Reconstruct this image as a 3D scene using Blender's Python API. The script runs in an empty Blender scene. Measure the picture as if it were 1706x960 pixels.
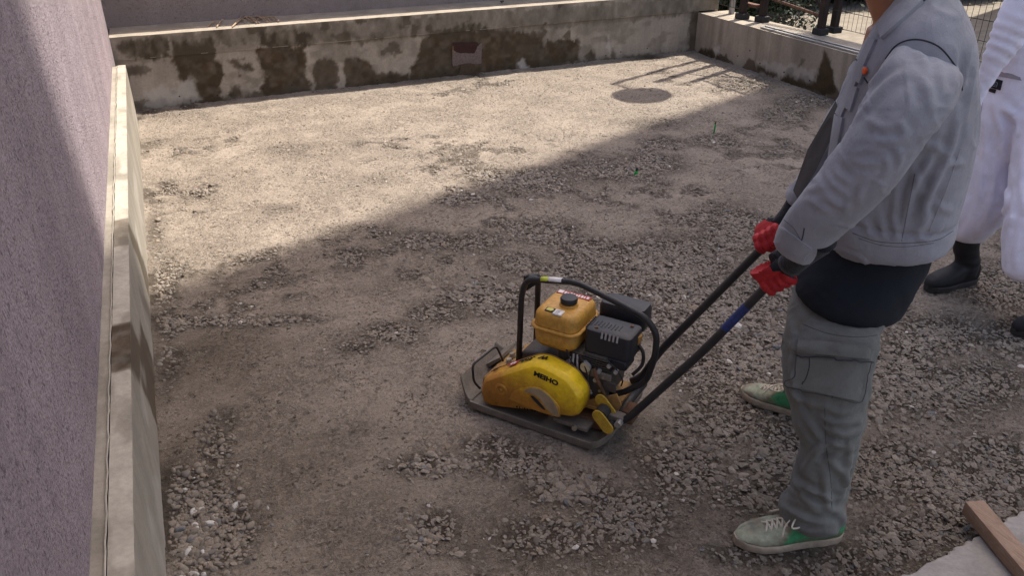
import bpy, bmesh, math, random
import numpy as np
from mathutils import Vector, Matrix
from mathutils.bvhtree import BVHTree

S = bpy.context.scene
C = S.collection
R = math.radians
rng = np.random.default_rng(7)
random.seed(7)

# ------------------------------------------------------------------ camera, sun, sky, exposure
HEAD = R(23.0); PITCH = R(27.9); FOC = 1350.0; CAMZ = 1.75
cd = bpy.data.cameras.new('camera'); cam = bpy.data.objects.new('camera', cd); C.objects.link(cam)
cam.location = (0, 0, CAMZ); cam.rotation_euler = (math.pi/2-PITCH, 0, -HEAD)
cd.sensor_width = 36; cd.lens = 36*FOC/1706; cd.clip_start = .02; cd.clip_end = 2000
S.camera = cam
SUN = Vector((.53, .21, 1)).normalized()
w = bpy.data.worlds.new('World'); S.world = w; w.use_nodes = True
nt = w.node_tree; bgn = nt.nodes['Background']
sky = nt.nodes.new('ShaderNodeTexSky'); sky.sky_type = 'NISHITA'; sky.sun_disc = False
sky.sun_elevation = math.asin(SUN.z); sky.sun_rotation = math.atan2(SUN.x, SUN.y)
sky.air_density = 1.0; sky.dust_density = 3.5; sky.ozone_density = .6
mxs = nt.nodes.new('ShaderNodeMix'); mxs.data_type = 'RGBA'; mxs.blend_type = 'MULTIPLY'; mxs.inputs[0].default_value = 1; mxs.inputs[7].default_value = (1.07, 1.0, .94, 1)   # the photo's warm white balance
nt.links.new(sky.outputs[0], mxs.inputs[6]); nt.links.new(mxs.outputs[2], bgn.inputs[0]); bgn.inputs[1].default_value = .13
sl = bpy.data.lights.new('sun', 'SUN'); sl.energy = 3.75; sl.angle = R(.53); sl.color = (1, .93, .82)
sun = bpy.data.objects.new('sun', sl); C.objects.link(sun); sun.location = (9, 6, 20)
sun.rotation_euler = SUN.to_track_quat('Z', 'Y').to_euler()
S.view_settings.view_transform = 'Standard'; S.view_settings.look = 'None'
S.view_settings.gamma = 1; S.view_settings.exposure = 1.08
S.render.engine = 'CYCLES'

# ------------------------------------------------------------------ measuring helpers (survey of the place from the camera point)
fh = np.array([math.sin(HEAD), math.cos(HEAD), 0]); RT = np.array([math.cos(HEAD), -math.sin(HEAD), 0]); ZZ = np.array([0, 0, 1.])
FW = fh*math.cos(PITCH)-ZZ*math.sin(PITCH); UP = fh*math.sin(PITCH)+ZZ*math.cos(PITCH); CP = np.array([0, 0, CAMZ])
def ray(x, y):
    d = FW*FOC+RT*(x-853)-UP*(y-480); return d/np.linalg.norm(d)
def at_z(x, y, z=0.):
    d = ray(x, y); return CP+d*((z-CAMZ)/d[2])
def at_plane(x, y, n, s):            # the point where the sight line meets the plane p.n = s
    d = ray(x, y); return CP+d*((s-CP@n)/(d@n))

# ------------------------------------------------------------------ noise
def _h(i, j, k, s):
    n = (i*374761393+j*668265263+k*2147483647+s*1274126177) & 0xffffffff
    n = (n ^ (n >> 13))*1274126177 & 0xffffffff
    n = (n ^ (n >> 16)) & 0xffffffff
    return n/4294967295.0
def noise(p, s=0):
    p = np.asarray(p, float)
    i = np.floor(p).astype(np.int64); f = p-i; f = f*f*(3-2*f)
    if p.shape[1] == 2:
        a = _h(i[:, 0], i[:, 1], 0, s); b = _h(i[:, 0]+1, i[:, 1], 0, s)
        c = _h(i[:, 0], i[:, 1]+1, 0, s); d = _h(i[:, 0]+1, i[:, 1]+1, 0, s)
        return (a*(1-f[:, 0])+b*f[:, 0])*(1-f[:, 1])+(c*(1-f[:, 0])+d*f[:, 0])*f[:, 1]
    r = 0
    for dz in (0, 1):
        for dy in (0, 1):
            for dx in (0, 1):
                wx = f[:, 0] if dx else 1-f[:, 0]; wy = f[:, 1] if dy else 1-f[:, 1]; wz = f[:, 2] if dz else 1-f[:, 2]
                r = r+_h(i[:, 0]+dx, i[:, 1]+dy, i[:, 2]+dz, s)*wx*wy*wz
    return r
def fbm(p, o=4, s=0):
    p = np.asarray(p, float); a = .5; t = 0; r = 0
    for k in range(o):
        r = r+a*noise(p*2**k+17.3*k, s+k); t += a; a *= .5
    return r/t
def smooth(x, a, b):
    t = np.clip((x-a)/(b-a), 0, 1); return t*t*(3-2*t)

# ------------------------------------------------------------------ objects
def tag(o, label=None, cat=None, group=None, kind=None):
    if label: o['label'] = label
    if cat: o['category'] = cat
    if group: o['group'] = group
    if kind: o['kind'] = kind
    return o
def empty(name, loc=(0, 0, 0), rz=0, **k):
    o = bpy.data.objects.new(name, None); C.objects.link(o); o.location = loc; o.rotation_euler = (0, 0, rz)
    o.empty_display_size = .1
    return tag(o, **k)
def link(name, me, mat=None, parent=None, smooth_=None, world=False):
    if mat is not None:
        me.materials.clear(); me.materials.append(mat)
    if smooth_ is not None:
        me.polygons.foreach_set('use_smooth', [smooth_]*len(me.polygons))
    o = bpy.data.objects.new(name, me); C.objects.link(o)
    if parent is not None:
        o.parent = parent
        if world:
            q = parent; M = Matrix()
            while q is not None:
                M = (Matrix.LocRotScale(q.location, q.rotation_euler, q.scale)) @ M; q = q.parent
            me.transform(M.inverted())
    return o
class MB:
    def __init__(s): s.v = []; s.f = []
    def add(s, v, f):
        n = len(s.v); s.v += [tuple(map(float, p)) for p in v]; s.f += [tuple(i+n for i in q) for q in f]; return s
    def box(s, a, b):
        (x0, y0, z0), (x1, y1, z1) = a, b
        return s.add([(x0, y0, z0), (x1, y0, z0), (x1, y1, z0), (x0, y1, z0), (x0, y0, z1), (x1, y0, z1), (x1, y1, z1), (x0, y1, z1)],
                     [(0, 3, 2, 1), (4, 5, 6, 7), (0, 1, 5, 4), (1, 2, 6, 5), (2, 3, 7, 6), (3, 0, 4, 7)])
    def rings(s, rs, cap=True):
        n = len(rs[0]); v = [p for r in rs for p in r]; f = []
        for k in range(len(rs)-1):
            for i in range(n):
                j = (i+1) % n; f.append((k*n+i, k*n+j, (k+1)*n+j, (k+1)*n+i))
        if cap: f.append(tuple(range(n-1, -1, -1))); f.append(tuple((len(rs)-1)*n+i for i in range(n)))
        return s.add(v, f)
    def tube(s, pts, r, n=10, cap=True):
        P = [np.array(p, float) for p in pts]; rr = r if hasattr(r, '__len__') else [r]*len(P)
        t0 = P[1]-P[0]; t0 /= np.linalg.norm(t0)
        ref = np.array([0, 0, 1.]) if abs(t0[2]) < .9 else np.array([1., 0, 0])
        a = np.cross(t0, ref); a /= np.linalg.norm(a); rs = []
        for i, p in enumerate(P):
            t = P[min(i+1, len(P)-1)]-P[max(i-1, 0)]; t /= np.linalg.norm(t)
            a = a-t*(a@t); a /= np.linalg.norm(a); b = np.cross(t, a)
            rs.append([p+rr[i]*(a*math.cos(q)+b*math.sin(q)) for q in np.linspace(0, 2*math.pi, n, endpoint=False)])
        return s.rings(rs, cap)
    def prism(s, outline, d0, d1):        # outline of 3-D points, swept from +d0 to +d1
        o = [np.array(p, float) for p in outline]
        return s.rings([[p+np.array(d0) for p in o], [p+np.array(d1) for p in o]])
    def mesh(s, name='m'):
        me = bpy.data.meshes.new(name); me.from_pydata(s.v, [], s.f); me.validate()
        bm = bmesh.new(); bm.from_mesh(me); bmesh.ops.recalc_face_normals(bm, faces=bm.faces); bm.to_mesh(me); bm.free()
        return me
    def build(s, name, mat, parent=None, bevel=0, seg=2, sm=False, world=False):
        me = s.mesh(name)
        if bevel:
            bm = bmesh.new(); bm.from_mesh(me)
            es = [e for e in bm.edges if len(e.link_faces) == 2 and e.calc_face_angle(0) > .5]
            bmesh.ops.bevel(bm, geom=es, offset=bevel, segments=seg, profile=.5, affect='EDGES', clamp_overlap=True)
            bm.to_mesh(me); bm.free()
        o = link(name, me, mat, parent, sm, world)
        if bevel and not sm:
            me.polygons.foreach_set('use_smooth', [True]*len(me.polygons)); me.set_sharp_from_angle(angle=R(38))
        return o
def curve_pts(P, n=6):                   # Catmull-Rom through points
    P = [np.array(p, float) for p in P]; Q = [2*P[0]-P[1]]+P+[2*P[-1]-P[-2]]; out = []
    for i in range(1, len(Q)-2):
        for t in np.linspace(0, 1, n, endpoint=False):
            a, b, c, d = Q[i-1:i+3]
            out.append(.5*((2*b)+(-a+c)*t+(2*a-5*b+4*c-d)*t*t+(-a+3*b-3*c+d)*t**3))
    return out+[P[-1]]
def fillet(P, r=.03, n=5):               # bent tube path
    P = [np.array(p, float) for p in P]; out = [P[0]]
    for i in range(1, len(P)-1):
        a = P[i-1]-P[i]; b = P[i+1]-P[i]; ra = min(r, .45*np.linalg.norm(a), .45*np.linalg.norm(b))
        A = P[i]+a/np.linalg.norm(a)*ra; B = P[i]+b/np.linalg.norm(b)*ra
        for t in np.linspace(0, 1, n): out.append((1-t)**2*A+2*t*(1-t)*P[i]+t*t*B)
    return out+[P[-1]]
def fuse(mb, voxel=.008, it=6, fac=.5):  # one continuous skin over overlapping closed volumes
    me = mb.mesh('tmp'); o = bpy.data.objects.new('tmp', me); C.objects.link(o)
    m = o.modifiers.new('r', 'REMESH'); m.mode = 'VOXEL'; m.voxel_size = voxel
    if it: m2 = o.modifiers.new('s', 'SMOOTH'); m2.iterations = it; m2.factor = fac
    dg = bpy.context.evaluated_depsgraph_get(); dg.update()
    r = bpy.data.meshes.new_from_object(o.evaluated_get(dg), depsgraph=dg)
    bpy.data.objects.remove(o); bpy.data.meshes.remove(me)
    return r
def get_v(me):
    v = np.empty(len(me.vertices)*3); me.vertices.foreach_get('co', v); return v.reshape(-1, 3)
def get_n(me):
    v = np.empty(len(me.vertices)*3); me.vertices.foreach_get('normal', v); return v.reshape(-1, 3)
def set_v(me, v): me.vertices.foreach_set('co', np.ascontiguousarray(v, dtype=np.float32).ravel()); me.update()
def vcol(me, name, rgb):
    a = me.attributes.new(name, 'FLOAT_COLOR', 'POINT'); n = len(me.vertices)
    c = np.ones((n, 4)); c[:, :3] = rgb; a.data.foreach_set('color', c.astype(np.float32).ravel())
def vfloat(me, name, x):
    a = me.attributes.new(name, 'FLOAT', 'POINT'); a.data.foreach_set('value', np.asarray(x, np.float32))
def ell(c, a1, a2, n=28, p=2.0):         # superellipse ring
    r = []
    for q in np.linspace(0, 2*math.pi, n, endpoint=False):
        cs, sn = math.cos(q), math.sin(q)
        r.append(c+a1*math.copysign(abs(cs)**(2/p), cs)+a2*math.copysign(abs(sn)**(2/p), sn))
    return r
def grid_mesh(xs, ys, fn):               # sheet with vertices fn(X,Y) -> (n,3)
    X, Y = np.meshgrid(xs, ys); V = fn(X.ravel(), Y.ravel()); nx, ny = len(xs), len(ys)
    i = np.arange(nx*ny).reshape(ny, nx)
    F = np.stack([i[:-1, :-1], i[:-1, 1:], i[1:, 1:], i[1:, :-1]], -1).reshape(-1, 4)
    return np_mesh(V, F)
def np_mesh(V, F):
    me = bpy.data.meshes.new('m'); k = F.shape[1]
    me.vertices.add(len(V)); me.vertices.foreach_set('co', np.asarray(V, np.float32).ravel())
    me.loops.add(F.size); me.loops.foreach_set('vertex_index', F.astype(np.int32).ravel())
    me.polygons.add(len(F)); me.polygons.foreach_set('loop_start', np.arange(0, F.size, k, dtype=np.int32))
    me.update(calc_edges=True); return me

# ------------------------------------------------------------------ materials
class NT:
    def __init__(s, name):
        s.m = bpy.data.materials.new(name); s.m.use_nodes = True; s.t = s.m.node_tree; s.n = s.t.nodes
        s.b = s.n['Principled BSDF']; s.co = s.new('ShaderNodeTexCoord').outputs['Object']
    def new(s, t, **k):
        n = s.n.new(t)
        for a, v in k.items(): setattr(n, a, v)
        return n
    def lk(s, a, b): s.t.links.new(a, b)
    def noise(s, scale, detail=4, rough=.6, vec=None, dist=0):
        n = s.new('ShaderNodeTexNoise'); n.inputs['Scale'].default_value = scale; n.inputs['Detail'].default_value = detail
        n.inputs['Roughness'].default_value = rough; n.inputs['Distortion'].default_value = dist
        s.lk(vec or s.co, n.inputs['Vector']); return n.outputs['Fac']
    def map(s, scale, rot=(0, 0, 0)):
        n = s.new('ShaderNodeMapping'); n.inputs['Scale'].default_value = scale; n.inputs['Rotation'].default_value = rot
        s.lk(s.co, n.inputs['Vector']); return n.outputs[0]
    def vor(s, scale, feat='F1', vec=None, out='Distance'):
        n = s.new('ShaderNodeTexVoronoi', feature=feat); n.inputs['Scale'].default_value = scale
        s.lk(vec or s.co, n.inputs['Vector']); return n.outputs[out]
    def ramp(s, x, stops):
        n = s.new('ShaderNodeValToRGB'); e = n.color_ramp.elements
        while len(e) < len(stops): e.new(.5)
        for q, (p, c) in zip(e, stops):
            q.position = p; q.color = (c, c, c, 1) if not hasattr(c, '__len__') else (*c, 1)
        s.lk(x, n.inputs[0]); return n.outputs[0]
    def mix(s, f, a, b, mode='MIX'):
        n = s.new('ShaderNodeMix', data_type='RGBA', blend_type=mode)
        for i, x in ((0, f), (6, a), (7, b)):
            if hasattr(x, 'links'): s.lk(x, n.inputs[i])
            elif i == 0: n.inputs[0].default_value = x
            else: n.inputs[i].default_value = (*x, 1) if len(x) == 3 else x
        return n.outputs[2]
    def math(s, op, a, b=0.):
        n = s.new('ShaderNodeMath', operation=op)
        for i, x in ((0, a), (1, b)):
            if hasattr(x, 'links'): s.lk(x, n.inputs[i])
            else: n.inputs[i].default_value = x
        return n.outputs[0]
    def attr(s, name, out='Color'): return s.new('ShaderNodeAttribute', attribute_name=name).outputs[out]
    def bump(s, *hs):
        prev = None
        for h, dist, st in hs:
            n = s.new('ShaderNodeBump'); n.inputs['Distance'].default_value = dist; n.inputs['Strength'].default_value = st
            s.lk(h, n.inputs['Height'])
            if prev is not None: s.lk(prev, n.inputs['Normal'])
            prev = n.outputs[0]
        s.lk(prev, s.b.inputs['Normal'])
    def fin(s, col=None, rough=.7, metal=0, spec=.4):
        if col is not None:
            if hasattr(col, 'links'): s.lk(col, s.b.inputs['Base Color'])
            else: s.b.inputs['Base Color'].default_value = (*col, 1)
        if hasattr(rough, 'links'): s.lk(rough, s.b.inputs['Roughness'])
        else: s.b.inputs['Roughness'].default_value = rough
        s.b.inputs['Metallic'].default_value = metal; s.b.inputs['Specular IOR Level'].default_value = spec
        return s.m

def m_paint(name, col, dirt=(.16, .10, .05), amount=.5, rough=.4, scale=14, metal=0, worn=.6, spec=.5):
    m = NT(name); a = m.noise(scale, 6, .7); b = m.noise(scale*7, 4, .6)
    f = m.ramp(a, [(.5-.25*amount, 0), (.78, worn)]); c = m.mix(f, col, dirt)
    g = m.ramp(b, [(.35, .75), (.7, 1.08)]); c = m.mix(1., c, g, 'MULTIPLY')
    m.bump((b, .0008, .5)); r = m.ramp(a, [(.3, rough), (.7, min(1, rough+.3))])
    return m.fin(c, r, metal, spec)
def m_guard():
    m = NT('yellow_guard'); sx = m.new('ShaderNodeSeparateXYZ'); m.lk(m.co, sx.inputs[0])
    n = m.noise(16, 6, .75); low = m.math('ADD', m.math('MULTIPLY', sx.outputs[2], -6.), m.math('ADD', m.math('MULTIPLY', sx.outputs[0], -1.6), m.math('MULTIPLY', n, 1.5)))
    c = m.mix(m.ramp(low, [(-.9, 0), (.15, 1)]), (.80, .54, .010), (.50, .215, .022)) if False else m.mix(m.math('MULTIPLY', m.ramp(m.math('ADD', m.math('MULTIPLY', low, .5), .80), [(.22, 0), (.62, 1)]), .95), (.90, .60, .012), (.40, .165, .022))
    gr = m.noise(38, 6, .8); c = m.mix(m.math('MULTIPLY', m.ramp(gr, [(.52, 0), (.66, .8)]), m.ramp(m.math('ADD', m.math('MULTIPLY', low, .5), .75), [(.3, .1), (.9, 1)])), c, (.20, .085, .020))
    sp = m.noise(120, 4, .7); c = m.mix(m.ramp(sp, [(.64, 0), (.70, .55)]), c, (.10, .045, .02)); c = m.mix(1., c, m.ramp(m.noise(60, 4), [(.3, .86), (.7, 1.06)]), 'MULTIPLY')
    m.bump((gr, .0012, .4)); return m.fin(c, m.ramp(gr, [(.3, .32), (.65, .6)]), 0, .5)
def m_cloth(name, col, var=.18, rough=.85, dirt=None, weave=900, folds=(12, 30), crk=.7):
    m = NT(name); a = m.noise(5, 5, .6); c = m.mix(1., col, m.ramp(a, [(.3, 1-var), (.7, 1+var)]), 'MULTIPLY')
    if dirt: c = m.mix(m.ramp(m.noise(9, 6, .7), [(.5, 0), (.75, .6)]), c, dirt)
    f1 = m.noise(folds[0], 3, .5, m.map((1, 1, .45), (.5, .6, .2)), 1.2); f2 = m.noise(folds[1], 3, .5, m.map((1, 1, .5), (-.7, .4, 0)), .8)
    wv = m.noise(weave, 2, .5)
    c = m.mix(1., c, m.ramp(wv, [(.3, .88), (.7, 1.1)]), 'MULTIPLY')
    cr = m.noise(folds[1]*1.6, 5, .62, m.map((1, 1, .7), (.3, .8, .1)), 1.6); m.bump((f1, .006, .45), (f2, .003, .4), (m.ramp(cr, [(.45, 0), (.5, 1), (.54, .15)]), .0016, .6*crk), (wv, .0004, .35)); m.b.inputs['Sheen Weight'].default_value = .15
    return m.fin(c, rough, 0, .2)
def m_plain(name, col, rough=.6, metal=0, bump=.0005, scale=80, var=.15, spec=.4):
    m = NT(name); a = m.noise(scale, 4, .6); c = m.mix(1., col, m.ramp(m.noise(scale*.25, 4), [(.3, 1-var), (.7, 1+var)]), 'MULTIPLY')
    m.bump((a, bump, .6)); return m.fin(c, rough, metal, spec)

def m_stucco():
    m = NT('purple_stucco'); g = m.noise(120, 6, .8); v = m.vor(95); big = m.noise(1.2, 4)
    col = m.mix(m.ramp(big, [(.3, 0), (.7, 1)]), (.355, .295, .325), (.40, .33, .355))
    col = m.mix(1., col, m.ramp(g, [(.32, .62), (.60, 1.2)]), 'MULTIPLY')
    hole = m.ramp(m.noise(62, 3, .6, None, .8), [(.34, 1), (.42, 0)]); col = m.mix(m.math('MULTIPLY', hole, .5), col, (.10, .075, .085))
    fa = m.noise(9, 6, .7, m.map((1, .35, 1))); col = m.mix(m.ramp(fa, [(.55, 0), (.8, .25)]), col, (.14, .11, .12))
    sk = m.noise(3.5, 6, .65, m.map((1, 1, .12))); col = m.mix(1., col, m.ramp(sk, [(.3, .84), (.7, 1.10)]), 'MULTIPLY'); tr_ = m.noise(14, 5, .7); col = m.mix(1., col, m.ramp(tr_, [(.3, .88), (.7, 1.08)]), 'MULTIPLY')
    sz = m.new('ShaderNodeSeparateXYZ'); m.lk(m.co, sz.inputs[0]); bd_ = m.math('ADD', m.math('MULTIPLY', sz.outputs[2], -3.2), m.math('ADD', m.noise(18, 6, .75), 1.35)); col = m.mix(m.ramp(bd_, [(.35, 0), (.9, .6)]), col, (.30, .25, .20))
    m.bump((tr_, .012, .35), (g, .010, .9), (hole, -.006, .7), (m.ramp(v, [(0, 1), (.6, 0)]), .004, .7)); return m.fin(col, .92, 0, .15)
def m_concrete(name, base=(.40, .345, .28), blot=.72, stain=True, dark=(.036, .026, .014), attr=False):
    m = NT(name); a = m.noise(3.2, 7, .65); f = m.noise(60, 5, .7); st = m.noise(7, 5, .6, m.map((1, 1, .16)), .6)
    c = m.mix(m.ramp(a, [(.3, 0), (.72, 1)]), base, tuple(x*blot for x in base))
    c = m.mix(1., c, m.ramp(st, [(.25, .74), (.7, 1.12)]), 'MULTIPLY'); c = m.mix(1., c, m.ramp(f, [(.3, .86), (.65, 1.08)]), 'MULTIPLY')
    rough = .9
    if attr:
        s = m.attr('stain'); sx = m.new('ShaderNodeSeparateColor'); m.lk(s, sx.inputs[0])
        warm = m.mix(m.ramp(m.noise(11, 5, .7), [(.35, 0), (.65, 1)]), dark, (.070, .043, .020))
        c = m.mix(sx.outputs[0], c, warm)                      # wet brown, also tints the painted corner shade
        c = m.mix(sx.outputs[1], c, (.060, .048, .030))        # mossy grey
        c = m.mix(sx.outputs[2], c, (.52, .49, .45))           # pale lime bloom
        rough = m.math('SUBTRACT', .92, m.math('MULTIPLY', sx.outputs[0], .35))
    pit = m.ramp(m.vor(38), [(.05, 0), (.16, 1)])
    m.bump((a, .01, .4), (f, .002, .6), (pit, .001, .25)); return m.fin(c, rough, 0, .25)
def m_earth():
    m = NT('compacted_earth')
    k = m.attr('ground'); sp = m.new('ShaderNodeSeparateColor'); m.lk(k, sp.inputs[0])
    fine = m.noise(260, 4, .75); mid = m.noise(70, 6, .8); lo = m.noise(9, 6, .7); vl = m.noise(1.4, 5, .6)
    dry = (.360, .304, .250); damp = (.188, .152, .118)
    d = m.math('ADD', m.math('MULTIPLY', sp.outputs[0], 1.), m.math('SUBTRACT', m.math('MULTIPLY', lo, .7), .35))
    c = m.mix(m.ramp(d, [(.15, 0), (.85, 1)]), dry, damp)
    vo = m.new('ShaderNodeTexVoronoi'); vo.inputs['Scale'].default_value = 75; m.lk(m.co, vo.inputs['Vector'])
    vs = m.new('ShaderNodeTexVoronoi'); vs.inputs['Scale'].default_value = 190; m.lk(m.co, vs.inputs['Vector'])
    hs = m.new('ShaderNodeSeparateColor'); m.lk(vo.outputs['Color'], hs.inputs[0])
    peb = m.math('MULTIPLY', m.ramp(vo.outputs['Distance'], [(.32, 1), (.5, 0)]), m.ramp(hs.outputs[0], [(.52, 0), (.6, 1)]))
    pc = m.mix(hs.outputs[1], (.16, .135, .11), (.42, .37, .31))
    c = m.mix(m.math('MULTIPLY', peb, .40), c, pc)
    h2 = m.new('ShaderNodeSeparateColor'); m.lk(vs.outputs['Color'], h2.inputs[0])
    c = m.mix(1., c, m.ramp(h2.outputs[0], [(.0, .88), (1., 1.09)]), 'MULTIPLY')
    c = m.mix(1., c, m.ramp(mid, [(.3, .80), (.62, 1.06)]), 'MULTIPLY')
    c = m.mix(1., c, m.ramp(vl, [(.3, .88), (.7, 1.10)]), 'MULTIPLY')
    c = m.mix(m.ramp(m.noise(420, 2, .5), [(.70, 0), (.74, .5)]), c, (.62, .58, .52))
    c = m.mix(m.math('MULTIPLY', m.ramp(sp.outputs[1], [(.10, 0), (.50, 1)]), .86), c, (.060, .046, .034))     # darker soil between loose stone, with the gap shade painted in
    clus = m.ramp(m.noise(5.5, 5, .7), [(.42, 0), (.60, 1)]); pn = m.noise(58, 3, .6, None, .6); pit = m.math('MULTIPLY', m.ramp(pn, [(.38, 1), (.44, 0)]), clus)
    pn2 = m.noise(26, 5, .75, None, 1.2); crk = m.math('MULTIPLY', m.ramp(pn2, [(.462, 0), (.488, 1), (.514, 0)]), m.ramp(m.noise(3.1, 5, .65), [(.42, 0), (.55, 1)]))
    dk = m.math('MAXIMUM', pit, m.math('MULTIPLY', crk, .8)); c = m.mix(m.math('MULTIPLY', dk, .85), c, (.045, .033, .024))
    c = m.mix(m.ramp(m.noise(33, 5, .7), [(.56, 0), (.72, .35)]), c, (.40, .345, .28))
    m.bump((mid, .016, .85), (peb, .006, .7), (dk, -.008, .8), (m.ramp(vs.outputs['Distance'], [(.1, 1), (.6, 0)]), .0026, .7), (fine, .0025, .7))
    return m.fin(c, m.ramp(d, [(.2, .95), (.9, .78)]), 0, .2)
def m_stone():
    m = NT('crushed_stone'); c = m.attr('col'); n = m.noise(190, 4, .7)
    c = m.mix(1., c, m.ramp(n, [(.3, .78), (.7, 1.18)]), 'MULTIPLY'); m.bump((n, .0012, .6)); return m.fin(c, .88, 0, .25)
def m_attr(name, rough=.8, scale=60, bump=.001):
    m = NT(name); n = m.noise(scale, 5, .7); c = m.mix(1., m.attr('col'), m.ramp(n, [(.3, .75), (.7, 1.15)]), 'MULTIPLY')
    m.bump((n, bump, .6)); return m.fin(c, rough, 0, .3)
def m_wood(name, a, b, axis=(1, 9, 9)):
    m = NT(name); g = m.noise(9, 6, .6, m.map(axis), 1.5); f = m.noise(120, 3, .6, m.map(axis))
    c = m.mix(m.ramp(g, [(.3, 0), (.7, 1)]), a, b); c = m.mix(1., c, m.ramp(f, [(.3, .8), (.7, 1.12)]), 'MULTIPLY')
    c = m.mix(m.ramp(m.noise(6, 5), [(.58, 0), (.75, .55)]), c, (.10, .06, .05))
    m.bump((g, .002, .5), (f, .0006, .6)); return m.fin(c, .8, 0, .2)

M = dict(
 stucco=m_stucco(), conc=m_concrete('old_concrete', attr=True), curb=m_concrete('curb_concrete', (.42, .385, .325), .86, attr=True),
 slab=m_concrete('slab_concrete', (.35, .325, .30), .8), earth=m_earth(), stone=m_stone(),
 lot=m_concrete('lot_ground', (.27, .235, .19)), black=m_paint('black_tube', (.016, .017, .021), (.09, .07, .055), .35, .35, 20, worn=.35),
 yellow=m_guard(),
 dusty_yellow=m_paint('dusty_yellow', (.62, .40, .025), (.25, .13, .04), .9, .5, 45, worn=.7),
 tank=m_paint('tank_ochre', (.60, .315, .045), (.40, .23, .08), .7, .40, 11, worn=.45),
 orange=m_paint('dusty_orange', (.46, .25, .055), (.17, .12, .085), .7, .6, 13, worn=.7),
 steel=m_paint('plate_steel', (.135, .125, .110), (.30, .25, .20), 1.1, .6, 22, .25, .85),
 plastic=m_plain('black_plastic', (.022, .022, .027), .5), rubber=m_plain('rubber', (.03, .027, .027), .75),
 engine=m_paint('engine_grey', (.075, .075, .075), (.13, .085, .05), .8, .5, 18, .3, .6),
 alu=m_paint('bare_alloy', (.58, .58, .60), (.20, .15, .11), .7, .35, 60, .5, .7), rust=m_paint('rusty_iron', (.16, .075, .035), (.07, .04, .03), .8, .85, 30),
 bolt=m_plain('zinc_bolt', (.42, .37, .28), .4, .6), ink=m_plain('black_ink', (.012, .011, .012), .6),
 red=m_plain('red_print', (.36, .035, .03), .5), white=m_plain('white_print', (.72, .70, .68), .5),
 jacket=m_cloth('grey_jacket_cotton', (.272, .280, .315), .20, .88, (.20, .185, .18)), seam=m_plain('dark_seam', (.035, .035, .045), .9),
 jseam=m_plain('jacket_thread', (.11, .11, .125), .9), tseam=m_plain('trouser_thread', (.055, .056, .058), .9),
 navy=m_plain('navy_shirt', (.006, .009, .015), .9, 0, .006, 9, .3), lining=m_plain('dark_lining', (.035, .030, .030), .9),
 trouser=m_cloth('work_trouser_cotton', (.146, .152, .142), .24, .9, (.11, .095, .07)),
 white_cloth=m_cloth('white_lilac_cotton', (.80, .79, .92), .08, .85, (.60, .54, .56), 700, (8, 20), .25), glove=m_paint('red_glove', (.50, .010, .018), (.16, .02, .02), .8, .6, 45, worn=.6),
 gcuff=m_cloth('black_knit', (.010, .011, .016), .2, .9, None, 300, (30, 60)), skin=m_plain('skin', (.36, .17, .095), .55),
 hair=m_plain('hair', (.012, .010, .009), .6), boot=m_plain('boot_leather', (.013, .013, .015), .72, 0, .0015, 60), lace=m_plain('lace', (.58, .52, .42), .9),
 shoe=m_attr('canvas_shoe', .85, 90), sole=m_attr('shoe_sole', .8, 60), eye=m_plain('eye_white', (.7, .68, .65), .3),
 timber=m_wood('timber', (.26, .17, .12), (.36, .26, .195), (9, 1, 9)), post=m_wood('fence_post_paint', (.030, .022, .020), (.055, .038, .032), (9, 9, 1)),
 rail=m_wood('rail_wood', (.12, .065, .045), (.18, .10, .07)), wire=m_plain('fence_wire', (.04, .036, .034), .6, .5),
 twig=m_wood('dry_twig', (.30, .20, .13), (.50, .38, .28)), green=m_plain('green_plastic', (.01, .30, .05), .4), darkgreen=m_plain('dark_tip', (.02, .03, .02), .6),
 clad=m_wood('dark_boards', (.022, .018, .018), (.040, .034, .032), (1, 1, 9)), leaf=m_plain('hedge_leaf', (.020, .036, .016), .6, 0, .001, 20, .4),
 render=m_plain('pale_render', (.42, .40, .37), .9), glass=m_plain('window_glass', (.02, .03, .04), .1), pitch=m_paint('rust_bare', (.050, .012, .010), (.03, .012, .010), 1., .8, 60, worn=.9),
 bluetape=m_paint('blue_tape', (.018, .05, .26), (.02, .022, .03), 1., .5, 90, worn=1.), steel2=m_plain('galvanised', (.35, .34, .33), .45, .6), purplecloth=m_plain('scrap_cloth', (.12, .02, .05), .9),
 dish=m_plain('dish_paint', (.55, .55, .55), .5),
)

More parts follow.
